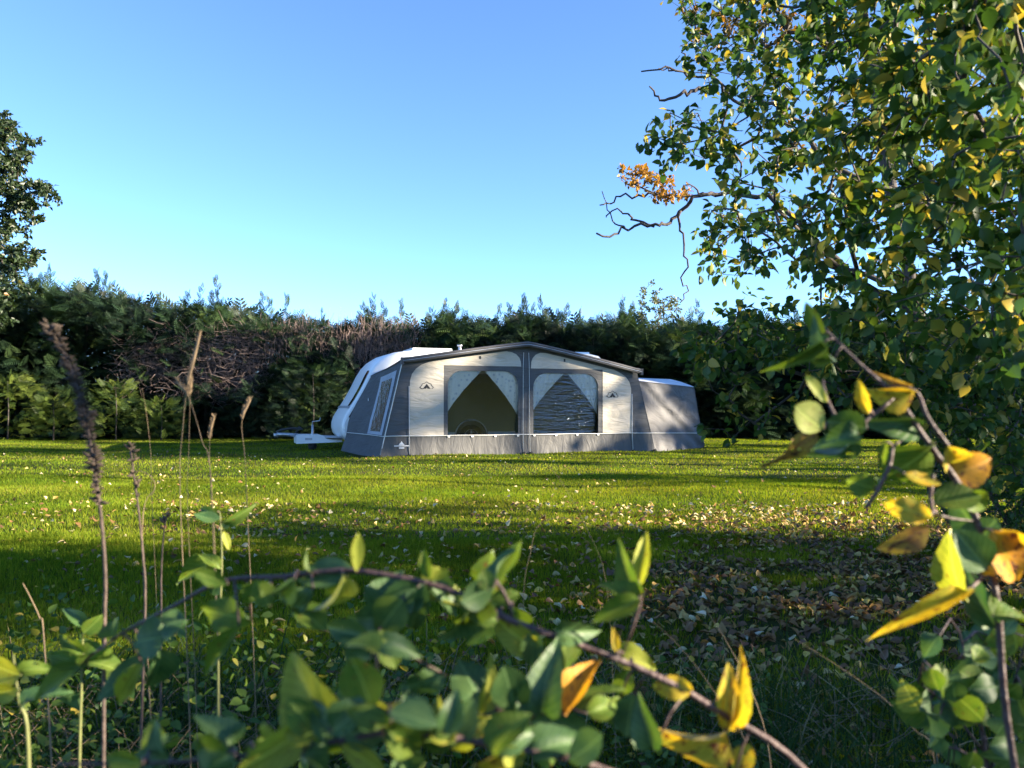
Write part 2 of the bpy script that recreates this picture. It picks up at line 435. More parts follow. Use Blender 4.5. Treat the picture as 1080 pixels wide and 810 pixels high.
M['willow'] = foliage('sallow_leaves', [(0.0, (0.025, 0.06, 0.016)), (0.45, (0.05, 0.11, 0.018)), (0.7, (0.10, 0.155, 0.022)), (0.82, (0.2, 0.21, 0.03)), (0.93, (0.38, 0.30, 0.06)), (1.0, (0.5, 0.36, 0.05))], trans=0.42, gloss=0.025, rough=0.45)
M['grass'] = foliage('lawn_blades', [(0.0, (0.04, 0.095, 0.010)), (0.5, (0.135, 0.195, 0.018)), (0.9, (0.25, 0.26, 0.03)), (1.0, (0.22, 0.19, 0.07))], trans=0.45, gloss=0.0, noise=(0.9, 0.62, 1.28), tcol=(1.75, 1.55, 0.45))
M['tall'] = foliage('long_grass_blades', [(0.0, (0.016, 0.04, 0.012)), (0.6, (0.035, 0.075, 0.018)), (0.75, (0.07, 0.10, 0.03)), (0.8, (0.22, 0.17, 0.09)), (1.0, (0.42, 0.34, 0.2))], trans=0.35, gloss=0.008)
M['litter'] = foliage('fallen_leaf', [(0.0, (0.075, 0.042, 0.025)), (0.35, (0.16, 0.085, 0.04)), (0.55, (0.24, 0.13, 0.045)), (0.72, (0.38, 0.27, 0.08)), (0.86, (0.46, 0.34, 0.12)), (1.0, (0.56, 0.48, 0.3))], trans=0.15, gloss=0.04)
M['litter_y'] = near_leaf_mat('fallen_yellow_leaf', (0.5, 0.36, 0.06), (0.6, 0.45, 0.14), (0.2, 0.1, 0.03), 0.06, trans=0.2)
M['litter_p'] = near_leaf_mat('fallen_pale_leaf', (0.55, 0.5, 0.36), (0.62, 0.58, 0.46), (0.3, 0.22, 0.12), 0.04, trans=0.2)
M['litter_b'] = near_leaf_mat('fallen_brown_leaf', (0.16, 0.08, 0.035), (0.24, 0.13, 0.05), (0.06, 0.03, 0.02), 0.08, trans=0.15)
M['litter_o'] = near_leaf_mat('fallen_orange_leaf', (0.42, 0.17, 0.04), (0.5, 0.26, 0.06), (0.16, 0.06, 0.02), 0.06, trans=0.2)
M['L_dark'] = near_leaf_mat('dark_green_leaf', (0.03, 0.08, 0.022), (0.07, 0.13, 0.035), (0.05, 0.05, 0.02), 0.0, trans=0.25, gloss=0.16)
M['L_green'] = near_leaf_mat('green_leaf', (0.062, 0.12, 0.016), (0.115, 0.165, 0.024), (0.12, 0.05, 0.02), 0.08, trans=0.42, gloss=0.05)
M['L_lime'] = near_leaf_mat('yellow_green_leaf', (0.2, 0.235, 0.03), (0.3, 0.31, 0.045), (0.14, 0.08, 0.02), 0.09, trans=0.45, gloss=0.05)
M['L_yellow'] = near_leaf_mat('yellow_leaf', (0.56, 0.33, 0.02), (0.34, 0.31, 0.035), (0.14, 0.05, 0.02), 0.15, trans=0.45, gloss=0.04)
M['L_orange'] = near_leaf_mat('orange_leaf', (0.55, 0.27, 0.02), (0.42, 0.2, 0.03), (0.12, 0.045, 0.025), 0.15, trans=0.4, gloss=0.04)
M['L_brown'] = near_leaf_mat('browning_leaf', (0.34, 0.24, 0.04), (0.17, 0.08, 0.03), (0.06, 0.028, 0.022), 0.18, trans=0.35, gloss=0.04)
M['L_cream'] = near_leaf_mat('pale_yellow_leaf', (0.42, 0.42, 0.12), (0.26, 0.30, 0.06), (0.2, 0.12, 0.04), 0.1, trans=0.45, gloss=0.05)

# ------------------------------------------------------------------ camera, sky, sun
cam = bpy.data.cameras.new('camera'); co = bpy.data.objects.new('camera', cam); COL.objects.link(co)
co.location = (0, 0, CAMH); co.rotation_euler = (R(90), 0, 0)
cam.sensor_width = 36; cam.lens = 36 * FPX / 1080; cam.shift_y = (HOR - 405) / 1080
cam.clip_start = 0.02; cam.clip_end = 2000
cam.dof.use_dof = True; cam.dof.focus_distance = 18.0; cam.dof.aperture_fstop = 5.8
S.camera = co

SUN_AZ, SUN_EL = R(-10), R(17)     # azimuth measured from +X towards +Y
sv = Vector((math.cos(SUN_EL) * math.cos(SUN_AZ), math.cos(SUN_EL) * math.sin(SUN_AZ), math.sin(SUN_EL)))
sun = bpy.data.lights.new('sun', 'SUN'); so = bpy.data.objects.new('sun', sun); COL.objects.link(so)
sun.energy = 5.0; sun.angle = R(0.53); sun.color = (1.0, 0.86, 0.64)
so.rotation_euler = sv.to_track_quat('Z', 'Y').to_euler()
W = bpy.data.worlds.new('World'); S.world = W; W.use_nodes = True
nt = W.node_tree; bg = nt.nodes['Background']
sky = nt.nodes.new('ShaderNodeTexSky'); sky.sky_type = 'NISHITA'; sky.sun_disc = False
sky.sun_elevation = SUN_EL; sky.sun_rotation = R(90) - SUN_AZ
sky.air_density = 0.6; sky.dust_density = 0.0; sky.ozone_density = 4.2; sky.altitude = 50
hs = nt.nodes.new('ShaderNodeHueSaturation'); hs.inputs['Saturation'].default_value = 1.0; hs.inputs['Hue'].default_value = 0.499
nt.links.new(sky.outputs[0], hs.inputs['Color']); nt.links.new(hs.outputs[0], bg.inputs[0]); bg.inputs[1].default_value = 0.095
S.view_settings.view_transform = 'Standard'; S.view_settings.look = 'None'; S.view_settings.gamma = 1
S.view_settings.exposure = 2.38
S.cycles.use_denoising = True
S.cycles.max_bounces = 8; S.cycles.diffuse_bounces = 5; S.cycles.glossy_bounces = 3; S.cycles.transmission_bounces = 4; S.cycles.transparent_max_bounces = 8
S.cycles.sample_clamp_indirect = 6

# ------------------------------------------------------------------ ground
def build_ground():
    xs = np.unique(np.concatenate([np.linspace(-400, -30, 12), np.linspace(-30, 30, 121), np.linspace(30, 400, 12)]))
    ys = np.unique(np.concatenate([np.linspace(-120, -4, 8), np.linspace(-4, 36, 81), np.linspace(36, 700, 14)]))
    X, Y = np.meshgrid(xs, ys)
    near = np.clip(1 - (np.hypot(X, Y - 14) - 28) / 10, 0, 1)
    Z = gz(X, Y) * near
    v = np.stack([X, Y, Z], -1).reshape(-1, 3)
    nx, ny = len(xs), len(ys)
    i, j = np.meshgrid(np.arange(nx - 1), np.arange(ny - 1))
    a = (j * nx + i).ravel()
    f = np.stack([a, a + 1, a + nx + 1, a + nx], -1).ravel()
    o = link('ground', big_mesh('ground', v, f, np.full(len(a), 4), M['ground'], smooth=True))
    tag(o, 'mown lawn ground of the camping field', None, None, 'structure')
build_ground()

# bare, leaf-covered soil under the sallow on the right
def litter_density(x, y):
    px = 540 + FPX * x / y; py = HOR + FPX * CAMH / y
    d = np.exp(-(((px - 960) / 300) ** 2 + ((py - 602) / 52) ** 2))
    d += 0.55 * np.exp(-(((px - 760) / 240) ** 2 + ((py - 650) / 62) ** 2))
    d += 0.45 * np.exp(-(((px - 900) / 300) ** 2 + ((py - 720) / 80) ** 2))
    d *= 0.55 + 0.6 * (np.sin(x * 3.1 + 2 * np.sin(y * 2.3)) * np.sin(y * 4.1 + 1.5 * np.sin(x * 2.2)) + .35)
    return np.clip(d, 0, 1.3)


# lawn grass: real blades
def blades(n, ymin, ymax, h, w, seg, bend=0.5, xk=0.70, tall=False, dens=None):
    u = rng.random(n); y = np.sqrt(ymin ** 2 + u * (ymax ** 2 - ymin ** 2))
    x = (rng.random(n) * 2 - 1) * (xk * y + 0.4)
    if dens is not None:
        k = rng.random(n) < dens(x, y); x, y = x[k], y[k]; n = len(x)
    hh = h * rng.uniform(0.55, 1.25, n); ww = w * rng.uniform(0.7, 1.3, n)
    az = rng.random(n) * 2 * np.pi
    lean = rng.random(n) * bend
    d = np.stack([np.cos(az), np.sin(az)], -1)
    az2 = az + rng.uniform(0.8, 2.3, n); s = np.stack([np.cos(az2), np.sin(az2)], -1)
    base = np.stack([x, y, gz(x, y) - 0.004], -1)
    V = []
    for k in range(seg):
        t = k / seg
        wd = ww * (1 - 0.55 * t) * 0.5
        c = base + np.concatenate([d * (hh * lean * t ** 1.7)[:, None], (hh * t * (1 - 0.25 * lean * t))[:, None]], 1)
        o = np.concatenate([s * wd[:, None], np.zeros((n, 1))], 1)
        V += [c - o, c + o]
    V.append(base + np.concatenate([d * (hh * lean)[:, None], (hh * (1 - 0.25 * lean))[:, None]], 1))
    V = np.stack(V, 1); nv = V.shape[1]
    f, lt = [], []
    for k in range(seg - 1): f += [2 * k, 2 * k + 1, 2 * k + 3, 2 * k + 2]; lt.append(4)
    f += [2 * seg - 2, 2 * seg - 1, 2 * seg]; lt.append(3)
    flat = (np.array(f)[None] + (np.arange(n) * nv)[:, None]).ravel()
    pt = np.sin(x * 1.7 + 2 * np.sin(y * 0.9)) * 0.5 + np.sin(y * 2.3 + x * 0.6) * 0.5
    tone = np.clip(0.5 + 0.17 * pt + rng.normal(0, 0.2, n), 0, 1)
    return V.reshape(-1, 3), flat, np.tile(np.array(lt), n), np.repeat(tone, seg)


def not_under_awning(x, y):
    s = (x - 0.333) * 0.94 + (y - 19.2) * 0.342; d = -(x - 0.333) * 0.342 + (y - 19.2) * 0.94
    return np.where((np.abs(s) < 4.0) & (d > 0.02) & (d < 2.6), 0.0, 1.0)


lawn_d = lambda x, y: np.clip(1.1 - 1.25 * litter_density(x, y), 0.06, 1) * not_under_awning(x, y)
scatter('lawn_grass', [blades(210000, 2.0, 7, 0.055, 0.006, 2, 0.9, dens=lawn_d),
                       blades(210000, 6.5, 13, 0.045, 0.009, 1, 0.9, dens=lawn_d),
                       blades(230000, 12.5, 29, 0.045, 0.016, 1, 0.9, dens=lawn_d)], M['grass'])
tag(bpy.data.objects['lawn_grass'], 'short mown green lawn grass in front of the awning', 'grass', None, 'stuff')

# long grass at the near edge
def tall_d(x, y):
    px = 540 + FPX * x / y
    return np.clip(0.35 + 0.65 * np.exp(-((px - 840) / 130) ** 2) * (y < 3.2) + 0.35 * np.exp(-((px - 150) / 260) ** 2), 0, 1) * np.clip((3.6 - y) / 1.0, 0.0, 1) * (0.35 + 0.65 * (np.sin(x * 7) * np.sin(y * 6 + 1) > -0.1))
tb = blades(17000, 1.0, 3.6, 0.22, 0.006, 5, 1.9, dens=tall_d)
scatter('long_grass', [tb], M['tall'])
tag(bpy.data.objects['long_grass'], 'uncut long grass along the near edge of the lawn', 'grass', None, 'stuff')

# ------------------------------------------------------------------ leaf templates
def leaf_tmpl(n=4, wid=0.62, fold=0.12, curl=0.15, tipw=1.0):
    """unit leaf along +x"""
    v, f = [], []
    for i in range(n + 1):
        t = i / n
        w = wid * 0.5 * (math.sin(math.pi * min(1, t ** 0.8)) ** 0.8) if 0 < i < n else 0.02 * wid
        z = -curl * t * t
        v += [(t, -w, z + fold * w / wid * 2 * 0.5), (t, 0, z), (t, w, z + fold * w / wid * 2 * 0.5)]
    for i in range(n):
        a = 3 * i
        f += [(a, a + 1, a + 4, a + 3), (a + 1, a + 2, a + 5, a + 4)]
    return np.array(v), f


T_LEAF = leaf_tmpl(4, 0.68, 0.2, 0.18)
T_LEAF2 = leaf_tmpl(2, 0.62, 0.25, 0.2)


def spray_tmpl(n=7, wk=1.0):
    v, f = [], []
    def quad(p, q, w):
        d = np.array(q) - np.array(p); s = np.array([-d[1], d[0], 0]); s = s / np.linalg.norm(s) * w
        b = len(v)
        v.extend([tuple(np.array(p)), tuple(np.array(p) * .5 + np.array(q) * .5 + s), tuple(q), tuple(np.array(p) * .5 + np.array(q) * .5 - s)])
        f.append((b, b + 1, b + 2, b + 3))
    quad((0, 0, 0), (1, 0, -0.12), 0.022)
    for i in range(n):
        t = 0.1 + 0.85 * i / n
        L = 0.42 * (1 - t) ** 0.7 + 0.07
        for sgn in (-1, 1):
            a = sgn * R(48)
            q = (t + L * math.cos(a), L * math.sin(a), -0.12 * t * t - 0.10 * L)
            quad((t, 0, -0.12 * t * t), q, wk * (0.018 + 0.024 * L))
    return np.array(v), f


T_SPRAY = spray_tmpl()
T_WIDE = spray_tmpl(6, 1.9)
UP = np.array([0, 0, 1.0])


def leaf_frames(dirs, jitter=0.6):
    n = len(dirs)
    up = nrm(UP[None] + rng.normal(0, jitter, (n, 3)))
    return frames(dirs, up)


# ------------------------------------------------------------------ branching trees (twigs grown to reach leaf clusters)
def skeleton(limbs, att, step=0.18, wob=0.03, sag=0.06):
    pos, par = [], []
    for L in limbs:
        pts, link_to = L
        prev = link_to
        for p in pts:
            pos.append(np.array(p, float)); par.append(prev if prev is not None else -1); prev = len(pos) - 1
    pos = list(pos)
    A = np.array(att)
    base = np.array(pos)
    dist = np.array([np.min(np.linalg.norm(base - a, axis=1)) for a in A])
    cap = len(pos) + sum(int(d / step) + 3 for d in dist) * 2 + 1000
    buf = np.zeros((cap, 3)); buf[:len(pos)] = pos; n = len(pos)
    tips = []
    for k in np.argsort(dist):
        a = A[k]
        dd = np.linalg.norm(buf[:n] - a, axis=1)
        i = int(np.argmin(dd)); d = dd[i]
        m = max(2, int(d / step))
        p0 = buf[i].copy(); side = rng.normal(0, 1, 3) * d * 0.10
        prev = i; chain = []
        for q in range(1, m + 1):
            t = q / m
            if n >= cap: break
            pt = p0 + (a - p0) * t + side * math.sin(math.pi * t) + rng.normal(0, wob, 3) * (t < 1) * step * 2
            pt[2] += sag * d * math.sin(math.pi * t)
            buf[n] = pt; par.append(prev); prev = n; chain.append(n); n += 1
        tips.append(chain)
    return buf[:n].copy(), np.array(par), tips


def tree_wood(pos, par, r_tip, power, r_max, sides=5, min_r=0.0):
    n = len(pos)
    w = np.zeros(n)
    ch = np.zeros(n, int)
    for i in range(n - 1, -1, -1):
        if w[i] == 0: w[i] = 1
        if par[i] >= 0: w[par[i]] += w[i] if True else 0
        if par[i] >= 0: ch[par[i]] += 1
    # leaf-node weights: recompute counting tips only
    w = np.zeros(n)
    for i in range(n - 1, -1, -1):
        if ch[i] == 0: w[i] = 1
        if par[i] >= 0: w[par[i]] += w[i]
    rad = np.minimum(r_max, r_tip * w ** power)
    kids = [[] for _ in range(n)]
    for i in range(n):
        if par[i] >= 0: kids[par[i]].append(i)
    mb = MB()
    stack = [(i, None) for i in range(n) if par[i] < 0]
    while stack:
        i, frm = stack.pop()
        ch_ = [] if frm is None else [frm]
        j = i
        while True:
            ch_.append(j)
            if not kids[j]: break
            ks = sorted(kids[j], key=lambda q: -w[q])
            for q in ks[1:]: stack.append((q, j))
            j = ks[0]
        if len(ch_) > 1:
            rr = [rad[q] for q in ch_]
            if frm is not None: rr[0] = min(rr[0], rr[1] * 1.25)
            rr[-1] *= 0.5
            mb.tube([pos[q] for q in ch_], rr, sides if rr[0] > 0.012 else 4, cap=True)
    return mb


def twig_leaves(pos, tips, per, size, tmpl, tone_fn, droop=0.35, reach=5, spread=0.9, jit=0.6):
    P0, D, S_ = [], [], []
    for c in tips:
        seg = c[-reach:]
        if len(seg) < 1: continue
        for _ in range(per):
            k = random.randrange(len(seg)); p = pos[seg[k]]
            q = pos[seg[max(0, k - 1)]] if k > 0 else pos[seg[0]]
            d = p - q if np.linalg.norm(p - q) > 1e-6 else rng.normal(0, 1, 3)
            d = d / max(np.linalg.norm(d), 1e-6) + rng.normal(0, spread, 3); d[2] -= droop
            P0.append(p + rng.normal(0, size * 0.35, 3)); D.append(d); S_.append(size * random.uniform(0.6, 1.25))
    P0 = np.array(P0); D = np.array(D); S_ = np.array(S_)
    F = leaf_frames(D, jit)
    return scatter_arrays(tmpl[0], tmpl[1], F, P0, S_, tone_fn(P0))


def in_poly(px, py, poly):
    x, y = np.asarray(px), np.asarray(py); c = np.zeros(x.shape, bool); j = len(poly) - 1
    for i in range(len(poly)):
        xi, yi = poly[i]; xj, yj = poly[j]
        c ^= ((yi > y) != (yj > y)) & (x < (xj - xi) * (y - yi) / (yj - yi + 1e-12) + xi)
        j = i
    return c

# ================================================================== AWNING
AW_O, AW_R = (0.333, 19.2, 0.0), R(20)
SK = 0.465


def ztop(s):
    ze = 2.20 if s < 0 else 2.04
    t = min(1.0, abs(s) / 2.97)
    return 2.64 - (2.64 - ze) * t ** 1.1


def roofline(s0, s1, off, n=14):
    return [(s0 + (s1 - s0) * i / n, ztop(s0 + (s1 - s0) * i / n) - off) for i in range(n + 1)]


def arc(cx, cz, r, a0, a1, n=6, rz=None):
    rz = rz or r
    return [(cx + r * math.cos(R(a0 + (a1 - a0) * i / n)), cz + rz * math.sin(R(a0 + (a1 - a0) * i / n))) for i in range(n + 1)]


awn = thing('awning_tent', 'large grey and cream caravan awning with two curtained front windows', 'awning', AW_O, AW_R)
WINS = [(-1.93, -0.195), (0.19, 1.915)]
WZ0, WZ1, WR = 0.475, 1.965, 0.34


def win_outline(a, b, g=0.0, dz=0.0):
    a -= g; b += g; r = WR + g
    return [(a, WZ0), (b, WZ0)] + arc(b - r, WZ1 + dz + g - r, r, 0, 90) + arc(a + r, WZ1 + dz + g - r, r, 90, 180)


# the grey wall, with the two openings
wall = MB()
outer = [(-3.40, SK), (3.40, SK)] + [(2.98, ztop(2.97))] + list(reversed(roofline(-2.95, 2.95, 0.03, 24))) + [(-2.98, ztop(-2.97))]
wall.poly(outer, [list(reversed(win_outline(*WINS[0]))), list(reversed(win_outline(*WINS[1], dz=-0.03)))], 0.0, 0.012)
wall.build('front_wall', M['grey'], awn)
# cream panels
for sg in (-1, 1):
    pts = [(-2.83, SK + 0.005), (-2.03, SK + 0.005), (-2.03, 2.065 - 0.02 * sg), (-0.125, 2.065 - 0.02 * sg), (-0.135, 2.2), (-0.17, 2.29), (-0.25, 2.375), (-0.37, 2.425)]
    f = (lambda s: ztop(s)) if sg < 0 else (lambda s: ztop(-s))
    for i in range(12):
        s = -0.5 - (2.35 - 0.5) * i / 11
        pts.append((s, f(s) - 0.135))
    ze = f(-2.5)
    pts += [(-2.55, ze - 0.19), (-2.68, ze - 0.28), (-2.77, ze - 0.40), (-2.82, ze - 0.56)]
    if sg > 0: pts = [(-p[0], p[1]) for p in reversed(pts)]
    m = MB(); m.poly(pts, (), -0.009, 0.007)
    m.build('cream_panel', M['cream'], awn)
# mud skirt : pleated hem that spreads onto the grass
def skirt_fn(u, v):
    s = -3.52 + 7.02 * u + (1 - v) * 0.0
    s = s * (1 - 0.03 * v)
    y = -0.012 - 0.05 * (1 - v) ** 2 + 0.007 * math.sin(s * 9 + 2 * math.sin(s * 2.3)) * (1 - v) + 0.003 * math.sin(s * 23 + 1) * (1 - v)
    return (s, y, -0.03 + (SK + 0.03) * v)
m = MB(); m.grid(skirt_fn, 160, 8); m.build('mud_skirt', M['skirt'], awn)
# piping
m = MB()
m.tube([(-3.44 + 6.88 * i / 30, -0.028, SK + 0.004 * math.sin(i)) for i in range(31)], 0.011, 5)
m.build('piping', M['piping'], awn)
for s in (-2.84, 2.84):
    m = MB(); m.tube([(s, -0.07, 0.0), (s, -0.032, SK), (s * 1.0, -0.016, ztop(s) - 0.62)], 0.0085, 5); m.build('piping', M['piping'], awn)
for s in (-0.085, 0.085):
    m = MB(); m.tube([(s, -0.07, 0.0), (s, -0.034, SK), (s * 0.9, -0.02, 2.1), (s * 0.75, -0.02, 2.42)], 0.0065, 5); m.build('piping', M['piping'], awn)
# windows
for k, (a, b) in enumerate(WINS):
    dz = -0.03 * k
    pane = MB(); pane.poly(win_outline(a, b, 0.02, dz), (), 0.016)
    pane.v = [(x_, 0.016 + 0.13 * (1.985 - z_) / 1.5, z_) for x_, y_, z_ in pane.v]     # the film bellies inwards at its foot
    w = pane.build('window', M['pvc_a'] if k == 0 else M['pvc_b'], awn)
    mid = (a + b) / 2 + (0.0 if k == 0 else 0.0)
    for e, sgn in ((a, 1), (b, -1)):
        c = MB()
        zt = WZ1 + dz + 0.02
        zl = 0.93 if k == 0 else 0.95
        def cf(u, v, e=e, sgn=sgn, zt=zt, zl=zl):
            # v: from the top rail down; u: from the window's outer edge to the slanted hem
            top = Vector((mid - sgn * 0.02, 0, zt - 0.02)); low = Vector((e - sgn * 0.03, 0, zl))
            x0 = e - sgn * 0.03
            z = zt - (zt - zl) * v
            hx = top.x + (low.x - top.x) * v - sgn * 0.05 * math.sin(math.pi * v)
            x = x0 + (hx - x0) * u
            return (x, 0.045 + 0.13 * (1.985 - z) / 1.5 + 0.014 * math.sin(u * (1 - v) * 26), z)
        c.grid(cf, 24, 14)
        c.build('curtain', M['lace'], w)
    cl = MB()
    for q in range(4):
        s = a + (b - a) * (q + 0.03) / 3.06
        cl.poly([(s - 0.025, SK - 0.045), (s + 0.025, SK - 0.045), (s + 0.03, SK), (s - 0.03, SK)], (), -0.033, 0.004)
    cl.build('toggle_tabs', M['piping'], awn)
# vents in the gable
for s in (-1.15, 1.0):
    m = MB(); m.box((s - 0.022, -0.016, ztop(s) - 0.24), (s + 0.022, -0.010, ztop(s) - 0.17)); m.build('hook_tab', M['black'], awn)
# logos
def logo(cx, cz, k, mat_out, mat_in, y, parent, name):
    m = MB()
    m.tube([(cx + k * p[0], y, cz + k * p[1]) for p in [(-1, -.15), (-.72, .05), (-.62, .32), (-.3, .38), (0, .62), (.3, .38), (.62, .32), (.72, .05), (1, -.15), (.72, -.36)]], 0.036 * k, 4)
    m.tube([(cx + k * p[0], y, cz + k * p[1]) for p in [(-1, -.15), (-.72, -.36), (-.5, -.38)]], 0.05 * k, 4)
    o = m.build(name, mat_out, parent)
    t = MB(); t.poly([(cx - .55 * k, cz - .36 * k), (cx - .12 * k, cz - .36 * k), (cx, cz - .18 * k), (cx + .12 * k, cz - .36 * k), (cx + .55 * k, cz - .36 * k), (cx, cz + .3 * k)], (), y - 0.003, 0.002)
    t.build('tent_mark', mat_in, o)
logo(-2.43, 1.60, 0.165, M['logo'], M['logo'], -0.013, awn, 'tent_logo')
logo(2.30, 1.42, 0.165, M['logo'], M['logo'], -0.013, awn, 'tent_logo')
m = MB()
cx, cz = -3.02, 0.27
m.poly([(cx - .07, cz), (cx - .02, cz + .05), (cx, cz + .085), (cx + .02, cz + .05), (cx + .07, cz)], (), -0.05, 0.002)
m.box((cx - .17, -0.05, cz - .035), (cx + .17, -0.047, cz - .012)); m.box((cx - .06, -0.05, cz - .085), (cx + .06, -0.047, cz - .055))
m.build('skirt_logo', M['logow'], awn)


# side walls
def side_pt(sg, a, t):
    """a: 0 at the front corner .. 1 at the caravan ; t: 0 at the ground .. 1 at the roof"""
    f0, f1 = Vector((-3.50, -0.01, -0.02)), Vector((-2.97, 0.0, ztop(-2.97) if sg < 0 else ztop(2.97)))
    bpts = [Vector((-4.02, 2.55, -0.02)), Vector((-3.86, 2.6, 0.45)), Vector((-3.80, 2.63, 0.8)), Vector((-3.62, 2.63, 1.2)), Vector((-3.42, 2.62, 1.55)), Vector((-3.24, 2.62, 1.90))]
    if sg > 0: bpts = [Vector((-3.6 + 0.1 * i, 2.6, 0.4 * i)) for i in range(6)]
    k = min(4, int(t * 5)); q = t * 5 - k
    B = bpts[k].lerp(bpts[k + 1], q)
    F = f0.lerp(f1, t)
    p = F.lerp(B, a)
    p.x += 0.10 * math.sin(math.pi * a) * math.sin(math.pi * t)     # cloth pulled in a little
    if sg > 0: p.x = -p.x
    return p


for sg in (-1, 1):
    m = MB(); m.grid(lambda u, v: tuple(side_pt(sg, u, v)), 16, 16); sw = m.build('side_wall', M['grey'], awn)
    if sg < 0:
        def patch(a0, a1, a2, a3, t0, t1, off, nu=10, nv=10):
            def fn(u, v):
                a = (a0 + (a1 - a0) * u) * (1 - v) + (a2 + (a3 - a2) * u) * v
                p = side_pt(-1, a, t0 + (t1 - t0) * v)
                return (p.x - off, p.y - off * 0.3, p.z)
            g = MB(); g.grid(fn, nu, nv); return g
        r = patch(0.09, 0.50, 0.12, 0.60, 0.225, 0.91, 0.012).build('window_rim', M['pvc_rim'], sw)
        patch(0.17, 0.44, 0.22, 0.53, 0.26, 0.84, 0.022).build('side_window', M['pvc_c'], sw)
        # black sheet behind the film, standing in for the dark inside
        patch(0.17, 0.44, 0.22, 0.53, 0.26, 0.84, 0.017).build('window_dark', M['logo'], sw)
        p_ = MB(); p_.tube([tuple(side_pt(-1, 0.0, t / 10) + Vector((-0.012, -0.012, 0))) for t in range(11)], 0.012, 5); p_.build('piping', M['piping'], sw)
        p_ = MB(); p_.tube([tuple(side_pt(-1, a / 10, 0.215) + Vector((-0.02, -0.01, 0))) for a in range(11)], 0.009, 5); p_.build('piping', M['piping'], sw)
        lg = MB(); q = side_pt(-1, 0.74, 0.64)
        lg.add([q + Vector((-0.02, 0.07, -.03)), q + Vector((-0.02, -0.07, -.03)), q + Vector((-0.02, 0, .05))], [(0, 1, 2)]); lg.build('side_logo', M['logow'], sw)


def rail(s):
    t = abs(s) / 3.24
    return 2.30 - 0.40 * t ** 5
def roof_fn(u, v):
    s = (-2.99 + 5.98 * u) * (1 - v) + (-3.24 + 6.48 * u) * v
    z = (ztop(-2.97 + 5.94 * u) + 0.012) * (1 - v) + rail(-3.24 + 6.48 * u) * v
    return (s, -0.15 + 2.79 * v, z - 0.03 * math.sin(math.pi * v))
m = MB(); m.grid(roof_fn, 40, 10); rf = m.build('roof', M['roofc'], awn)
sol = rf.modifiers.new('thickness', 'SOLIDIFY'); sol.thickness = 0.02; sol.offset = 1
# visor : the rolled front edge of the roof
m = MB()
L = roofline(-3.02, 3.02, 0, 36)
for (y, o, r) in ((-0.165, 0.0, 0.034), (-0.16, 0.062, 0.03)):
    m.tube([(s, y, z - o) for s, z in L], r, 8)
m.build('visor', M['roofc'], awn)
m = MB(); m.tube([(s, -0.197, z - 0.035) for s, z in L], 0.008, 5); m.build('visor_trim', M['pvc_rim'], awn)
for s in (-3.03, 3.03):
    m = MB(); z = ztop(s); m.box((s - 0.03, -0.2, z - 0.12), (s + 0.03, -0.11, z + 0.035)); m.build('end_cap', M['roofc'], awn)
for s in (-2.9, 0.0, 2.9):
    m = MB(); m.tube([(s, 0.09, 0.0), (s, 0.07, ztop(s) - 0.05)], 0.014, 8); m.build('pole', M['steel'], awn)
for s in (-3.5, -2.84, -0.09, 0.09, 2.84, 3.45):
    m = MB(); m.box((s - 0.03, -0.13, 0.0), (s + 0.03, -0.07, 0.05)); m.tube([(s, -0.10, -0.1), (s, -0.13, 0.075)], 0.008, 5); m.build('ground_peg', M['black'], awn)

# ------------------------------------------------------------------ annexe
ann = thing('annexe_tent', 'small grey annexe tent with a pale roof on the right flank of the awning', 'tent', AW_O, AW_R)
def af(u, v):
    b0, b1 = Vector((3.46, -0.02, -0.02)), Vector((5.32, 0.55, -0.02)); t0, t1 = Vector((3.0, 0.25, 1.79)), Vector((5.05, 0.62, 1.64))
    p = b0.lerp(b1, u).lerp(t0.lerp(t1, u), v)
    f = math.sin(math.pi * min(1, v * 1.0))
    p.y += 0.05 * f * math.sin(math.pi * u)
    p.y += 0.045 * math.sin((u * 1.0 + v * 0.9) * 21) * math.exp(-((u + v * 0.9 - 1.05) / 0.33) ** 2) * (1 - v * 0.6)
    p.y += 0.02 * math.sin(u * 30) * (1 - v) ** 4
    return tuple(p)
m = MB(); m.grid(af, 60, 40); aw_ = m.build('front_wall', M['annex'], ann)
m = MB(); m.tube([tuple(Vector(af(u / 20, 0.265)) + Vector((0, -0.016, 0))) for u in range(21)], 0.010, 5); m.build('piping', M['piping'], ann)
m = MB(); m.tube([tuple(Vector(af(0.0, v / 10)) + Vector((0, -0.016, 0))) for v in range(11)], 0.010, 5); m.build('piping', M['piping'], ann)
m = MB(); m.tube([tuple(Vector(af(1.0, v / 10)) + Vector((0, -0.008, 0))) for v in range(11)], 0.007, 5); m.build('piping', M['annex'], ann)
m = MB()
m.grid(lambda u, v: tuple(Vector((5.32, 0.55, -0.02)).lerp(Vector((5.35, 2.4, -0.02)), u).lerp(Vector((5.05, 0.62, 1.64)).lerp(Vector((5.1, 2.3, 1.6)), u), v)), 8, 8)
m.build('side_wall', M['annex'], ann)
m = MB()
m.grid(lambda u, v: tuple((Vector((2.98, 0.22, 1.80)).lerp(Vector((5.06, 0.60, 1.65)), u)).lerp(Vector((2.98, 1.5, 1.93)).lerp(Vector((4.80, 1.4, 1.885)), u), v) + Vector((0, 0, 0.02 * math.sin(math.pi * v)))), 16, 8)
m.grid(lambda u, v: tuple((Vector((2.98, 1.5, 1.93)).lerp(Vector((4.80, 1.4, 1.885)), u)).lerp(Vector((2.98, 2.5, 1.75)).lerp(Vector((5.1, 2.3, 1.6)), u), v)), 16, 8)
m.add([(5.06, 0.6, 1.65), (5.1, 2.3, 1.6), (4.80, 1.4, 1.885)], [(0, 1, 2)])
m.build('roof', M['annexroof'], ann)
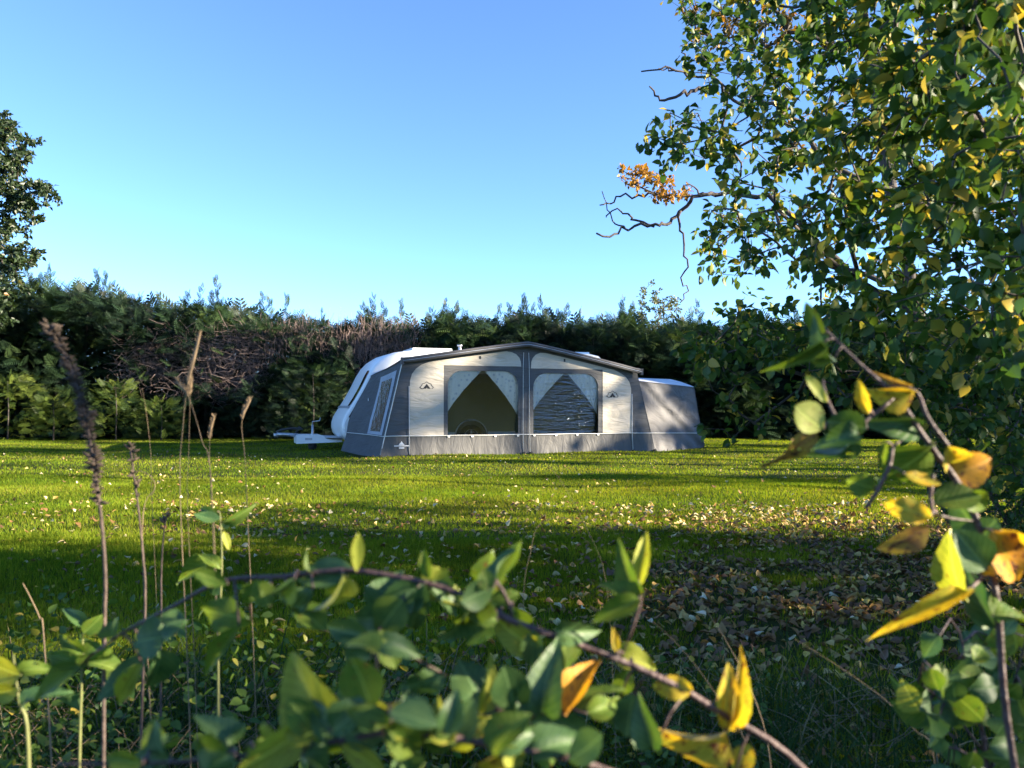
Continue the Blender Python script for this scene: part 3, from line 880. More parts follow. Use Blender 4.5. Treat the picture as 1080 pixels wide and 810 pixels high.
for s, y in ((5.30, 0.5), (4.4, 0.25), (3.9, 0.1)):
    m = MB(); m.tube([(s, y, -0.05), (s + 0.02, y - 0.05, 0.06)], 0.008, 5); m.build('ground_peg', M['black'], ann)

# ------------------------------------------------------------------ caravan
car = thing('caravan', 'white touring caravan with sloping front parked behind the awning', 'caravan', AW_O, AW_R)
prof = [(-3.70, .27), (-3.84, .30), (-3.93, .42), (-3.965, .56), (-3.96, .70), (-3.91, .86), (-3.78, 1.07), (-3.62, 1.32), (-3.50, 1.53), (-3.40, 1.72), (-3.29, 1.95), (-3.16, 2.16), (-3.0, 2.33), (-2.8, 2.46), (-2.5, 2.55), (-2.15, 2.60), (-1.7, 2.62),
        (3.0, 2.62), (3.25, 2.57), (3.42, 2.42), (3.5, 2.2), (3.5, .5), (3.4, .28)]
D0, D1 = 2.66, 4.86
cxp, czp = -0.2, 1.4
secs = [(D0, .075), (D0 + .012, .04), (D0 + .045, .012), (D0 + .11, 0.0), ((D0 + D1) / 2 - .5, -0.02), ((D0 + D1) / 2 + .5, -0.02), (D1 - .11, 0.0), (D1 - .045, .012), (D1 - .012, .04), (D1, .075)]


def inset(p, i, k):
    a, b, c = prof[i - 1], prof[i], prof[(i + 1) % len(prof)]
    t = Vector((c[0] - a[0], c[1] - a[1])).normalized()
    return (b[0] + t.y * k, b[1] - t.x * k)      # profile runs clockwise seen from the front


m = MB(); n = len(prof); vs = []
for d, k in secs:
    for i in range(n):
        q = inset(prof, i, k); vs.append((q[0], d, q[1]))
fs = []
for j in range(len(secs) - 1):
    for i in range(n):
        i2 = (i + 1) % n
        fs.append((j * n + i, (j + 1) * n + i, (j + 1) * n + i2, j * n + i2))
m.add(vs, fs, True)
m.add([vs[i] for i in range(n)], [tuple(range(n))]); m.add([vs[(len(secs) - 1) * n + i] for i in range(n)], [tuple(reversed(range(n)))])
body = m.build('body', M['caravan'], car)


def along(z):
    for i in range(3, 14):
        if prof[i][1] <= z <= prof[i + 1][1]:
            q = (z - prof[i][1]) / (prof[i + 1][1] - prof[i][1])
            return prof[i][0] + (prof[i + 1][0] - prof[i][0]) * q
    return prof[5][0]


def strip(d0, d1, z0, z1, off, r=0.12):
    def fn(u, v):
        z = z0 + (z1 - z0) * v
        e = 0.0
        zz = min(z - z0, z1 - z)
        if zz < r: e = r - math.sqrt(max(0, r * r - (r - zz) ** 2))
        return (along(z) - off, d0 + e + (d1 - d0 - 2 * e) * u, z + off * 0.6)
    g = MB(); g.grid(fn, 12, 24); return g


strip(D0 + 0.14, D1 - 0.5, 1.14, 2.06, 0.014).build('front_window', M['cglass'], car)
strip(D0 + 0.12, D1 - 0.12, 1.08, 1.14, 0.02, 0.02).build('front_trim', M['zinc'], car)
strip(D0 + 0.3, D1 - 0.3, 0.50, 0.56, 0.02, 0.02).build('front_trim', M['zinc'], car)
# near side : forward window, long windows, door, wheel
def side_win(pts, name, mat, y=D0 - 0.012, parent=car):
    g = MB(); g.poly(pts, (), y, 0.010); return g.build(name, mat, parent)
side_win([(-3.80, .86), (-3.45, .70), (-2.9, .95), (-3.02, 1.75), (-3.20, 1.90), (-3.30, 1.72), (-3.58, 1.25)], 'side_window', M['cglass'])
side_win([(-2.2, 1.05), (-1.2, 1.05), (-1.2, 1.75), (-2.2, 1.75)], 'side_window', M['cglass'])
side_win([(-2.5, .45), (3.2, .45), (3.2, 2.0), (-2.5, 2.0)], 'side_shade_sheet', M['cshade'], D0 - 0.0045)  # sheet added over the white shell, awning shade put into its colour
dr = side_win([(0.7, .42), (1.35, .42), (1.35, 2.2), (0.7, 2.2)], 'door', M['cshade'], D0 - 0.013)
side_win([(0.8, 1.35), (1.25, 1.35), (1.25, 2.05), (0.8, 2.05)], 'door_window', M['cglass'], D0 - 0.020, dr)
side_win([(-3.6, .40), (3.4, .40), (3.4, .44), (-3.6, .44)], 'side_trim', M['zinc'])
m = MB(); m.tube([(-3.68, D0 + 0.01, .42), (-3.68, D0 - 0.02, .42)], 0.03, 12); m.build('marker_light', M['black'], car)
for dd in (D0, D1 - 0.12):
    s0 = -0.55
    ar = MB(); ar.poly(arc(s0, .33, .44, 0, 180, 16) , (), dd - 0.016 if dd == D0 else dd + 0.126, 0.004); wa = ar.build('wheel_arch', M['black'], car)
    tm = MB(); tm.tube([(x, dd - 0.022, z) for x, z in arc(s0, .33, .45, 0, 180, 16)], 0.02, 6); tm.build('arch_trim', M['alloy'], wa)
    wh = MB(); y0 = dd - 0.035 if dd == D0 else dd + 0.0
    ring = [(0.33, 0.02), (0.335, 0.05), (0.335, 0.15), (0.33, 0.18)]
    vs = []; K = 28
    for r_, yy in [(0.20, 0.0)] + ring + [(0.2, 0.2)]:
        for q in range(K): vs.append((s0 + r_ * math.cos(2 * math.pi * q / K), y0 + yy, .33 + r_ * math.sin(2 * math.pi * q / K)))
    fs = [(j * K + q, j * K + (q + 1) % K, (j + 1) * K + (q + 1) % K, (j + 1) * K + q) for j in range(5) for q in range(K)]
    wh.add(vs, fs, True); wheel = wh.build('wheel', M['rubber'], car)
    rm = MB()
    for q in range(5):
        a = R(72 * q + 18); rm.tube([(s0, y0 + 0.03, .33), (s0 + .2 * math.cos(a), y0 + 0.02, .33 + .2 * math.sin(a))], 0.03, 6)
    rm.tube([(s0 + .2 * math.cos(2 * math.pi * q / 24), y0 + 0.02, .33 + .2 * math.sin(2 * math.pi * q / 24)) for q in range(25)], 0.015, 6)
    rm.build('rim', M['alloy'], wheel)
# roof fittings
def bevbox(a, b, name, mat, parent=car):
    g = MB(); g.box(a, b); o = g.build(name, mat, parent)
    bv = o.modifiers.new('edge', 'BEVEL'); bv.width = 0.025; bv.segments = 3; return o
bevbox((-2.05, 3.1, 2.60), (-0.95, 4.3, 2.70), 'roof_light', M['caravan'])
bevbox((2.75, 3.3, 2.60), (3.25, 3.9, 2.71), 'roof_hatch', M['caravan'])
m = MB(); m.tube([(-0.62, 3.5, 2.6), (-0.62, 3.5, 2.80)], 0.045, 10); m.tube([(-0.62, 3.5, 2.80), (-0.62, 3.5, 2.84)], 0.075, 10); m.build('flue', M['alloy'], car)
# tow bar, white fairing, coupling, jockey wheel
hm = 3.76
m = MB()
out = [(-5.02, .17), (-3.85, .20), (-3.85, .34), (-4.25, .33), (-4.42, .40), (-4.98, .405), (-5.02, .37)]
m.poly(out, (), hm - 0.34, 0.68)
fa = m.build('hitch_fairing', M['caravan'], car); bv = fa.modifiers.new('edge', 'BEVEL'); bv.width = 0.02; bv.segments = 2
m = MB(); m.box((-4.80, hm - 0.346, .26), (-4.62, hm - 0.341, .32)); m.build('maker_plate', M['zinc'], fa)
m = MB()
for sg in (-1, 1): m.tube([(-3.7, hm + sg * 0.5, .30), (-5.0, hm + sg * 0.06, .36)], 0.045, 6)
m.build('chassis_frame', M['zinc'], car)
m = MB(); m.tube([(-4.95, hm, .38), (-5.25, hm, .40), (-5.48, hm, .41)], [0.05, 0.05, 0.06], 10); m.tube([(-5.5, hm, .44), (-5.5, hm, .33)], [0.065, 0.05], 10)
cpl = m.build('tow_coupling', M['zinc'], car)
m = MB(); m.tube([(-5.5, hm, .46), (-5.35, hm, .52), (-5.1, hm - .02, .56), (-4.85, hm - .02, .55)], [0.03, 0.035, 0.03, 0.025], 8); m.build('stabiliser_handle', M['black'], cpl)
m = MB(); m.tube([(-5.0, hm + .1, .42), (-4.9, hm + .1, .60), (-4.82, hm + .1, .52)], 0.022, 8); m.build('handbrake_lever', M['black'], car)
m = MB(); m.tube([(-4.6, hm - .2, .10), (-4.6, hm - .2, .66)], 0.028, 10); m.tube([(-4.6, hm - .2, .66), (-4.6, hm - .2, .74), (-4.42, hm - .24, .76), (-4.40, hm - .24, .84)], 0.014, 6); jw = m.build('jockey_leg', M['zinc'], car)
m = MB(); m.tube([(-4.6, hm - .26, .10), (-4.6, hm - .14, .10)], 0.11, 16); m.build('jockey_wheel', M['rubber'], jw)

# ================================================================== HEDGE
HY = 27.9
def hedge_top(x):
    px = 540 + FPX * x / HY
    base = np.interp(px, [-300, 0, 60, 110, 240, 262, 300, 420, 560, 700, 760, 900, 1200], [5.6, 5.3, 5.25, 4.75, 4.55, 3.95, 4.0, 4.0, 4.15, 3.95, 3.85, 3.9, 4.0])
    return base + 0.16 * np.sin(x * 2.1) + 0.12 * np.sin(x * 4.7 + 1)


def bare(x, z):
    px = 540 + FPX * x / HY; py = HOR - (z - CAMH) * FPX / HY
    b = np.exp(-(((px - 300) / 125) ** 4 + ((py - 385) / 34) ** 4))
    b = np.maximum(b, np.exp(-(((px - 150) / 70) ** 4 + ((py - 385) / 26) ** 4)) * 0.8)
    b = np.maximum(b, np.exp(-(((px - 390) / 55) ** 4 + ((py - 378) / 30) ** 4)))
    g = np.exp(-(((px - 325) / 48) ** 4 + ((py - 415) / 42) ** 4))
    return np.clip(b - 1.2 * g, 0, 1)


hedge = thing('conifer_hedge', 'tall dark conifer hedge with a bare brown patch along the back of the field', 'hedge', (0, HY, 0))
def hedge_arrays(n, x0, x1, dy, depth, size, face, tone0, cut=0.97, low=0.0, T=None):
    T = T or T_SPRAY
    x = rng.uniform(x0, x1, n); zt = hedge_top(x); z = low + (zt - low) * rng.random(n) ** 0.9
    y = dy + depth * rng.random(n) + 0.4 * np.sin(x * 1.1 + z * 1.7) + 0.35 * np.sin(x * 2.7 - z * 2.6 + np.sin(x * 1.9)) + 0.2 * np.sin(x * 5.3 + z * 4.1) + 0.25 * np.maximum(0, z - zt + 0.8)
    if True:
        px = 540 + FPX * x / HY; py = HOR - (z - CAMH) * FPX / HY
        hole = (np.sin(px * 0.37) * np.sin(px * 0.113 + 2) > 0.5) & (np.abs(py - 400 - 10 * np.sin(px * 0.05)) < 4) & (px < 420)
        k = (rng.random(n) > bare(x, z) * cut) & ~hole
        x, y, z = x[k], y[k], z[k]
    m_ = len(x)
    d = np.stack([rng.normal(0, .7, m_), np.full(m_, -face) + rng.normal(0, .5, m_), rng.normal(0.35, .5, m_)], 1)
    up = np.stack([rng.normal(0, .5, m_), np.full(m_, -0.5), np.ones(m_)], 1)
    F = frames(d, up)
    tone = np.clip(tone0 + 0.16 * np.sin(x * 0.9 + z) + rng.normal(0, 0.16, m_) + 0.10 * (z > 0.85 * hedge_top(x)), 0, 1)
    return scatter_arrays(T[0], T[1], F, np.stack([x, y, z], 1), size * rng.uniform(0.6, 1.3, m_), tone)


# leader shoots along the top
lx = []; x = -19.0
while x < 26: lx.append(x); x += rng.uniform(0.2, 0.5) if rng.random() < .7 else rng.uniform(.8, 1.7)
lp, ld, ls = [], [], []
for x in lx:
    px = 540 + FPX * x / HY
    H = rng.uniform(0.3, 0.95) * (1.25 if 100 < px < 260 or 270 < px < 450 else 0.9)
    y = rng.uniform(0.1, 0.9); zb = float(hedge_top(x)) - 0.25
    k = int(H / 0.07) + 3
    lean = rng.normal(0, 0.10)
    for i in range(k):
        t = i / k; a = rng.random() * 6.28
        lp.append((x + lean * t * H, y, zb + (H + .25) * t)); ld.append((math.cos(a) * (1 - .5 * t), math.sin(a) * (1 - .5 * t), 0.75 + 0.7 * t)); ls.append(0.34 * (1 - 0.55 * t) + 0.08)
lp, ld, ls = np.array(lp), np.array(ld), np.array(ls)
lead = scatter_arrays(T_WIDE[0], T_WIDE[1], frames(ld, nrm(rng.normal(0, 1, (len(ld), 3)))), lp, ls, np.clip(rng.normal(0.5, .15, len(lp)) + 0.35 * np.isin(np.round(540 + FPX * lp[:, 0] / HY, -1), [280, 290, 310, 320, 360, 370, 350]), 0, 1))  # leaders at chosen spots toned lighter, sunlight put into their colour
scatter('foliage', [hedge_arrays(21000, -21, 27, -0.5, 0.8, 0.52, 0.9, 0.45), hedge_arrays(17000, -21, 27, 0.6, 0.8, 0.55, 0.5, 0.2, .93), hedge_arrays(15000, -21, 27, 1.7, 0.9, 0.65, 0.3, 0.08, .6),  # deeper layers get darker tones, shade between sprays put into the colour
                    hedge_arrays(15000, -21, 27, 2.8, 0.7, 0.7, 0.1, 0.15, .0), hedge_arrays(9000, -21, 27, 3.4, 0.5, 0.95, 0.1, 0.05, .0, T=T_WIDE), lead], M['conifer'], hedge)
# dead twigs of the bare patch, and trunks behind
m = MB()
cnt = 0
while cnt < 4200:
    x = rng.uniform(-13.5, -3.2); z = rng.uniform(1.2, 4.0)
    if rng.random() > bare(np.array(x), np.array(z)): continue
    cnt += 1
    y = rng.uniform(-0.5, 0.9)
    px = 540 + FPX * x / HY
    up = 1.0 if (px > 280 and z > 2.4) else 0.25
    d = Vector((rng.normal(0, .75), rng.normal(-0.2, .4), rng.normal(0.55 * up, .45 if up < 1 else .25))).normalized()
    if up == 1.0 and rng.random() < .6: d = Vector((rng.normal(0, .12), rng.normal(0, .1), 1)).normalized()
    Ls = rng.uniform(.25, .8); p = Vector((x, y, z)); r_ = rng.uniform(.004, .012)
    k = Vector((rng.normal(0, .06), 0, rng.normal(0, .06)))
    m.tube([p, p + d * Ls * .5 + k, p + d * Ls], [r_, r_ * .8, r_ * .35], 4, False)
m.build('dead_twigs', M['deadtwig'], hedge)
for x in np.arange(-19, 26, 1.15):
    t = MB(); x_ = x + rng.uniform(-.2, .2); h_ = float(hedge_top(x_)) * .85
    t.tube([(x_, 1.1, -0.05), (x_ + rng.normal(0, .05), 1.0, h_ * .5), (x_ + rng.normal(0, .1), 1.0, h_)], [.075, .055, .02], 6)
    for q in range(9):
        zz = rng.uniform(.3, h_); a = rng.random() * 6.28
        t.tube([(x_, 1.05, zz), (x_ + .6 * math.cos(a), 1.05 + .5 * math.sin(a), zz + .25), (x_ + 1.0 * math.cos(a), 1.05 + .8 * math.sin(a), zz + .3)], [.02, .014, .005], 4, False)
    t.build('trunk', M['barkdark'], hedge)

# young bright conifers growing at the foot of the hedge on the left
def shrub(px, py_top, Y, wpx, label, n, tone0, name='conifer_shrub', mat='shoots'):
    c = P(px, HOR, Y); h = (HOR - py_top) * Y / FPX + CAMH; w = wpx * Y / FPX * .5
    t = thing(name, label, 'shrub', (c.x, Y, 0), group='young conifers at the foot of the hedge')
    st = MB(); st.tube([(0, 0, -.05), (.03, 0, h * .5), (0, 0, h * .92)], [.03, .02, .006], 6); st.build('trunk', M['barkdark'], t)
    z = h * rng.random(n) ** .8; rr = w * (1 - .55 * z / h) * np.sqrt(rng.random(n)); a = rng.random(n) * 6.28
    p = np.stack([rr * np.cos(a), rr * np.sin(a) * .8, z], 1)
    d = np.stack([np.cos(a), np.sin(a), rng.normal(.35, .35, n)], 1) + rng.normal(0, .25, (n, 3))
    s = scatter_arrays(T_SPRAY[0], T_SPRAY[1], frames(d, nrm(rng.normal(0, .5, (n, 3)) + UP)), p, .36 * rng.uniform(.6, 1.3, n), np.clip(rng.normal(tone0 - .12, .33, n), 0, 1))
    scatter('foliage', [s], M[mat], t)
shrub(8, 396, 26.2, 100, 'bright green young conifer at the far left foot of the hedge', 420, .75)
shrub(56, 421, 26.6, 64, 'young conifer second from the left along the hedge foot', 330, .6)
shrub(122, 404, 26.4, 62, 'young conifer just behind the thick dead seed stalk', 300, .55)
shrub(170, 424, 26.6, 56, 'small young conifer behind the tall pale grass stalks', 260, .5)
shrub(330, 388, 26.0, 110, 'broad dark young conifer left of the caravan in front of the bare patch', 900, .42, mat='conifer')

# ================================================================== TREES
def poly_samples(poly, n, dfun):
    xs = [p[0] for p in poly]; ys = [p[1] for p in poly]; out = []
    while len(out) < n:
        x = rng.uniform(min(xs), max(xs)); y = rng.uniform(min(ys), max(ys))
        if in_poly(np.array([x]), np.array([y]), poly)[0]:
            out.append(P(x, y, dfun(x, y)))
    return out


def make_tree(name, label, cat, limbs, att, leaf_per, leaf_size, mat, tone_fn, bark, r_tip, power, r_max, step, tmpl, reach=5, spread=.9, sag=.05, droop=.35, group=None, jit=.6, crown='crown'):
    b = Vector(limbs[0][0][0])
    t = thing(name, label, cat, tuple(b), group=group)
    pos, par, tips = skeleton(limbs, att, step, sag=sag)
    pos = pos - np.array(b)
    tree_wood(pos, par, r_tip, power, r_max).build('trunk', bark, t)
    scatter(crown, [twig_leaves(pos, tips, leaf_per, leaf_size, tmpl, tone_fn, droop, reach, spread, jit)], mat, t)
    return t, pos, par, tips


def tone_rand(mu, sd):
    return lambda p: np.clip(rng.normal(mu, sd, len(p)), 0, 1)


# tall oak at the left edge
c = P(-110, 300, 24)
limbs = [([(c.x, 24, -.05), (c.x + .1, 24, 2.0), (c.x + .2, 24, 4.0), (c.x + .2, 24, 6.0), (c.x + .5, 24, 8.2)], None), ([(c.x + 1.2, 23.8, 4.8), (c.x + 2.6, 23.8, 5.6)], 2), ([(c.x + 1.2, 24, 7.4), (c.x + 2.4, 24, 8.2)], 3)]
opoly = [(-140, 180), (-110, 90), (-60, 60), (4, 118), (12, 128), (24, 124), (20, 145), (34, 148), (56, 150), (28, 166), (24, 182), (44, 192), (66, 208), (38, 222), (50, 236), (30, 250), (46, 268), (24, 285), (34, 305), (12, 315), (20, 345), (-140, 350)]
make_tree('oak_tree', 'dark oak tree rising above the hedge at the left edge', 'tree', limbs, poly_samples(opoly, 950, lambda x, y: rng.uniform(22.5, 26)), 42, .15, M['oakleaf'], tone_rand(.3, .22), M['barkdark'], .012, .45, .3, .35, T_LEAF2, spread=1.1, jit=1.0)
# pale birch beyond the hedge
c = P(694, 345, 42)
limbs = [([(c.x, 42, 0), (c.x, 42, 2.5), (c.x + .1, 42, 4.4), (c.x, 42, 5.6)], None)]
bpoly = [(666, 345), (664, 322), (674, 304), (688, 296), (700, 306), (716, 312), (720, 328), (712, 345)]
make_tree('birch_tree', 'small pale birch tree peeping over the hedge', 'tree', limbs, poly_samples(bpoly, 80, lambda x, y: rng.uniform(41, 43.5)), 16, .15, M['birch'], tone_rand(.6, .25), M['bark'], .012, .4, .12, .3, T_LEAF2, jit=1.0)

# old oak behind the sallow : crooked, half dead limbs reaching left
OD = 10.8
def pl(pts, Y, w=0.0): return [tuple(P(x, y, Y + w * math.sin(i * 1.7))) for i, (x, y) in enumerate(pts)]
tr = [tuple(P(985, 534, OD)), tuple(P(980, 430, OD)), tuple(P(968, 330, OD)), tuple(P(950, 250, OD)), tuple(P(930, 150, OD)), tuple(P(915, 40, OD)), tuple(P(900, -90, OD))]
tr[0] = (tr[0][0], OD, -.05)
limbs = [(tr, None)]
DEAD = [([(950, 300), (900, 285), (850, 240), (808, 208), (778, 204), (757, 204), (742, 207), (727, 214), (716, 226), (704, 236), (694, 240), (676, 236), (664, 241), (648, 247), (628, 248)], .042, .012),
        ([(716, 210), (706, 204), (690, 206), (672, 208), (655, 206), (645, 213), (632, 218)], .022, .008),
        ([(690, 239), (672, 230), (662, 226), (650, 222), (640, 228)], .018, .007),
        ([(718, 222), (719, 236), (721, 258), (723, 275), (719, 292), (728, 306), (716, 320)], .018, .007),
        ([(660, 242), (650, 234), (640, 222), (634, 204)], .012, .005), ([(745, 206), (738, 198), (722, 196)], .02, .006),
        ([(940, 200), (870, 165), (840, 128), (812, 112), (793, 110), (776, 103), (760, 92), (748, 82), (738, 78), (722, 74), (700, 74), (676, 76)], .036, .010),
        ([(756, 88), (742, 90), (728, 97), (716, 103), (702, 104), (692, 98), (684, 94)], .035, .009),
        ([(728, 76), (724, 66), (722, 58), (716, 52)], .02, .006), ([(712, 74), (702, 70), (694, 74)], .012, .005)]
att = poly_samples([(714, -60), (716, 10), (722, 44), (752, 60), (790, 70), (830, 50), (860, -60)], 60, lambda x, y: rng.uniform(OD - .6, OD + 1))
att += poly_samples([(840, -180), (800, 60), (850, 200), (1000, 260), (1180, 200), (1180, -180)], 150, lambda x, y: rng.uniform(OD - 1, OD + 2))
n_extra = len(att)
oak = thing('oak_tree', 'old oak with crooked half dead limbs and rusty leaves behind the sallow', 'tree', tr[0])
pos, par, tips = skeleton(limbs, att, .3)
a2 = poly_samples([(650, 176), (655, 190), (690, 210), (722, 212), (735, 205), (718, 190), (690, 184), (670, 172)], 30, lambda x, y: rng.uniform(OD - .7, OD + .1))
pos2, par2, tips2 = skeleton([([tuple(P(p_[0], p_[1], OD - .3)) for p_ in [(757, 204), (735, 206), (716, 208), (690, 204), (668, 194)]], None)], a2, .12)
b0 = np.array(tr[0])
tree_wood(pos - b0, par, .009, .5, .2, 6).build('trunk', M['barkdark'], oak)
tree_wood(pos2 - b0, par2, .005, .35, .02, 4).build('branch', M['barkdark'], oak)
scatter('crown', [twig_leaves(pos - b0, tips, 20, .09, T_LEAF2, tone_rand(.2, .2), .3, 5, 1.0, .9)], M['autumn'], oak)
for pts_, ra, rb in DEAD:
    w_ = [P(x, y, OD - .3) + Vector((0, .12 * math.sin(i * 1.7), 0)) for i, (x, y) in enumerate(pts_)]
    q_ = []
    for i in range(len(w_) - 1):
        for k in range(3):
            q_.append(w_[i].lerp(w_[i + 1], k / 3) + (Vector(rng.normal(0, .022, 3)) if k else Vector()))
    q_.append(w_[-1])
    m = MB(); n_ = len(q_); m.tube([p_ - Vector(b0) for p_ in q_], [ra + (rb - ra) * (i / n_) ** .8 for i in range(n_)], 6); m.build('dead_limb', M['barkdark'], oak)
scatter('autumn_foliage', [twig_leaves(pos2 - b0, tips2, 16, .075, T_LEAF2, tone_rand(.62, .22), .3, 4, 1.0, .9)], M['autumn'], oak)['label'] = 'orange tuft of dying oak leaves'

# the sallow that fills the right of the picture
base = (4.3, 4.7, -.03)
limbs = [([base, (4.15, 4.6, .6), (3.85, 4.45, 1.2), (3.45, 4.3, 1.9), (3.0, 4.1, 2.6), (2.5, 4.0, 3.2)], None),
         ([(3.6, 4.6, .95), (3.05, 4.7, 1.3), (2.45, 4.75, 1.65), (1.95, 4.75, 1.95), (1.55, 4.7, 2.3)], 1),
         ([(3.5, 3.9, 1.35), (2.9, 3.2, 1.75), (2.2, 2.6, 2.1), (1.55, 2.3, 2.35)], 2),
         ([(3.4, 4.9, .8), (2.8, 5.0, 1.15), (2.2, 5.0, 1.35), (1.75, 4.9, 1.25), (1.45, 4.8, 1.05)], 1),
         ([(4.2, 4.9, 2.0), (4.0, 5.0, 3.2), (3.6, 4.9, 4.3)], 1),
         ([(3.9, 3.6, 1.6), (3.2, 2.6, 1.9), (2.3, 1.9, 1.95)], 1)]
dnear = lambda x: float(np.interp(x, [690, 760, 860, 960, 1080, 1400], [4.5, 4.0, 3.3, 2.6, 2.0, 1.8]))
spA = [(698, -80), (706, 30), (722, 70), (735, 105), (712, 128), (682, 130), (678, 152), (705, 168), (742, 172), (762, 196), (742, 232), (730, 262), (742, 292), (772, 300), (752, 330), (790, 352), (800, 380), (845, 400), (905, 380), (1000, 400), (1090, 400), (1090, -80)]
att = poly_samples(spA, 980, lambda x, y: dnear(x) + rng.random() ** 1.2 * 3.0)
att += poly_samples([(860, -80), (840, 60), (880, 200), (900, 330), (1090, 360), (1090, -80)], 220, lambda x, y: max(1.7, dnear(x) - .2) + rng.random() * 1.6)
att += poly_samples([(1090, -500), (700, -500), (690, -80), (1090, -80)], 70, lambda x, y: rng.uniform(3.2, 6))
att += poly_samples([(1090, -400), (1090, 420), (1700, 420), (1700, -400)], 90, lambda x, y: rng.uniform(2.2, 6.5))
att += poly_samples([(740, 325), (1000, 325), (1010, 430), (930, 445), (860, 425), (790, 405), (715, 372)], 170, lambda x, y: rng.uniform(3.9, 5.2))
att += poly_samples([(900, 380), (1090, 380), (1090, 520), (1010, 500), (950, 450)], 190, lambda x, y: rng.uniform(3.8, 5.4))
att += [P(x, y, 4.6) for x, y in [(718, 366), (722, 374), (730, 362), (735, 378), (748, 372), (744, 352), (760, 380), (733, 392), (752, 412), (768, 420), (780, 436), (802, 452), (772, 462), (742, 452), (790, 402), (812, 420), (705, 148), (690, 140), (682, 150), (694, 158), (700, 178), (765, 396), (830, 440)]]
sallow_tone = lambda p: np.clip(rng.normal(.43, .18, len(p)) + (rng.random(len(p)) < .18 + .14 * (p[:, 1] + 4.7 < 3.6)) * rng.uniform(.28, .55, len(p)), 0, 1)
make_tree('sallow_tree', 'leafy sallow tree turning yellow that fills the right side', 'tree', limbs, [tuple(a) for a in att], 10, .056, M['willow'], sallow_tone, M['bark'],   .0024, .42, .045, .12, T_LEAF, reach=4, spread=.75, sag=.04, droop=.55)

# dark thicket under it
base = (3.9, 6.0, -.03)
limbs = [([base, (3.9, 6.0, .5), (3.85, 6.0, 1.1), (3.8, 6.0, 1.8)], None), ([(3.5, 6.0, .6), (3.3, 6.0, 1.2)], 0), ([(4.3, 6.1, .7), (4.5, 6.1, 1.4)], 0), ([(3.2, 5.9, .3), (3.0, 5.9, .8)], 0)]
thp = [(958, 360), (950, 420), (965, 470), (985, 520), (1010, 560), (1090, 585), (1150, 585), (1150, 300), (960, 300)]
make_tree('thorn_bush', 'dense dark thorn bush full of bare twigs under the sallow', 'bush', limbs, poly_samples(thp, 1100, lambda x, y: rng.uniform(5.2, 6.9)), 15, .042, M['willow'], tone_rand(.3, .15), M['bark'], .0028, .40, .035, .1, T_LEAF2, spread=1.0)

# the wood on the sunny side of the field, outside the picture : it casts the bars of shade
wp = []; wd = MB()
def wood_tree(x, y, z0, z1, r, n):
    wd.tube([(x, y, -.1), (x, y, z0), (x + .2, y, z1 * .9)], [.22, .16, .03], 7)
    k = 16; cc = np.stack([x + rng.normal(0, r * .5, k), y + rng.normal(0, r * .42, k), rng.uniform(z0, z1, k)], 1)
    i = rng.integers(0, k, n)
    p = cc[i] + rng.normal(0, r * .22, (n, 3))
    wp.append(p)
for a in [(15, -7, .6, 5.2, 2.6, 900), (17, -3.2, .6, 5.9, 2.5, 1100), (14.5, .2, .5, 5.2, 2.4, 1300), (18, 2.6, .6, 6.8, 1.7, 800), (22, 4.1, 1.0, 7.2, 1.3, 360), (24, 7.4, 4.6, 6.0, .38, 80), (30, 8.6, 6.6, 8.2, .42, 90), (36, 6.6, 9, 11, .45, 90), (26, 10.6, 5.2, 7, .36, 70), (24, -1, 1, 8.5, 3, 900),
          (44, 9.9, 14.7, 18.5, .95, 500), (44.5, 11.3, 14.7, 18.5, .95, 470), (44, 13.0, 12.9, 16.5, .85, 170), (44, 14.5, 12.2, 14.9, .75, 260), (45, 14.6, 15, 19, 1.0, 350), (26, 16.2, 2, 7.5, 1.0, 200), (27, 11.6, 6, 13, .9, 170), (30, 19, 3, 12, 1.2, 260), (17, 20.5, 1, 8, 1.6, 420),
          (-16, -13, .3, 4.2, 4, 500), (-8, -14, .3, 4.5, 4, 500), (0, -15, .3, 4.2, 4, 500), (8, -14, .3, 4.5, 4, 500)]:  # unseen row behind the camera, added to darken the window reflections
    wood_tree(*a)
wp = np.concatenate(wp); n = len(wp)
sc = scatter_arrays(T_LEAF2[0], T_LEAF2[1], leaf_frames(rng.normal(0, 1, (n, 3)), 1.5), wp, rng.uniform(.3, .6, n), np.clip(rng.normal(.4, .2, n), 0, 1))
b0 = len(sc[0]); wv = np.array([tuple(v) for v in wd.v]); wf = np.concatenate([np.array(f) for f in wd.f]); wl = np.array([len(f) for f in wd.f])
wm = big_mesh('woodland', np.concatenate([sc[0], wv]), np.concatenate([sc[1], wf + b0]), np.concatenate([sc[2], wl]), [M['oakleaf'], M['barkdark']], {'tone': np.concatenate([sc[3], np.zeros(len(wl))])}, np.concatenate([np.zeros(len(sc[2])), np.ones(len(wl))]))
tag(link('woodland', wm), 'unseen wood edge by the field and hedgerow behind the camera', 'wood', None, 'stuff')

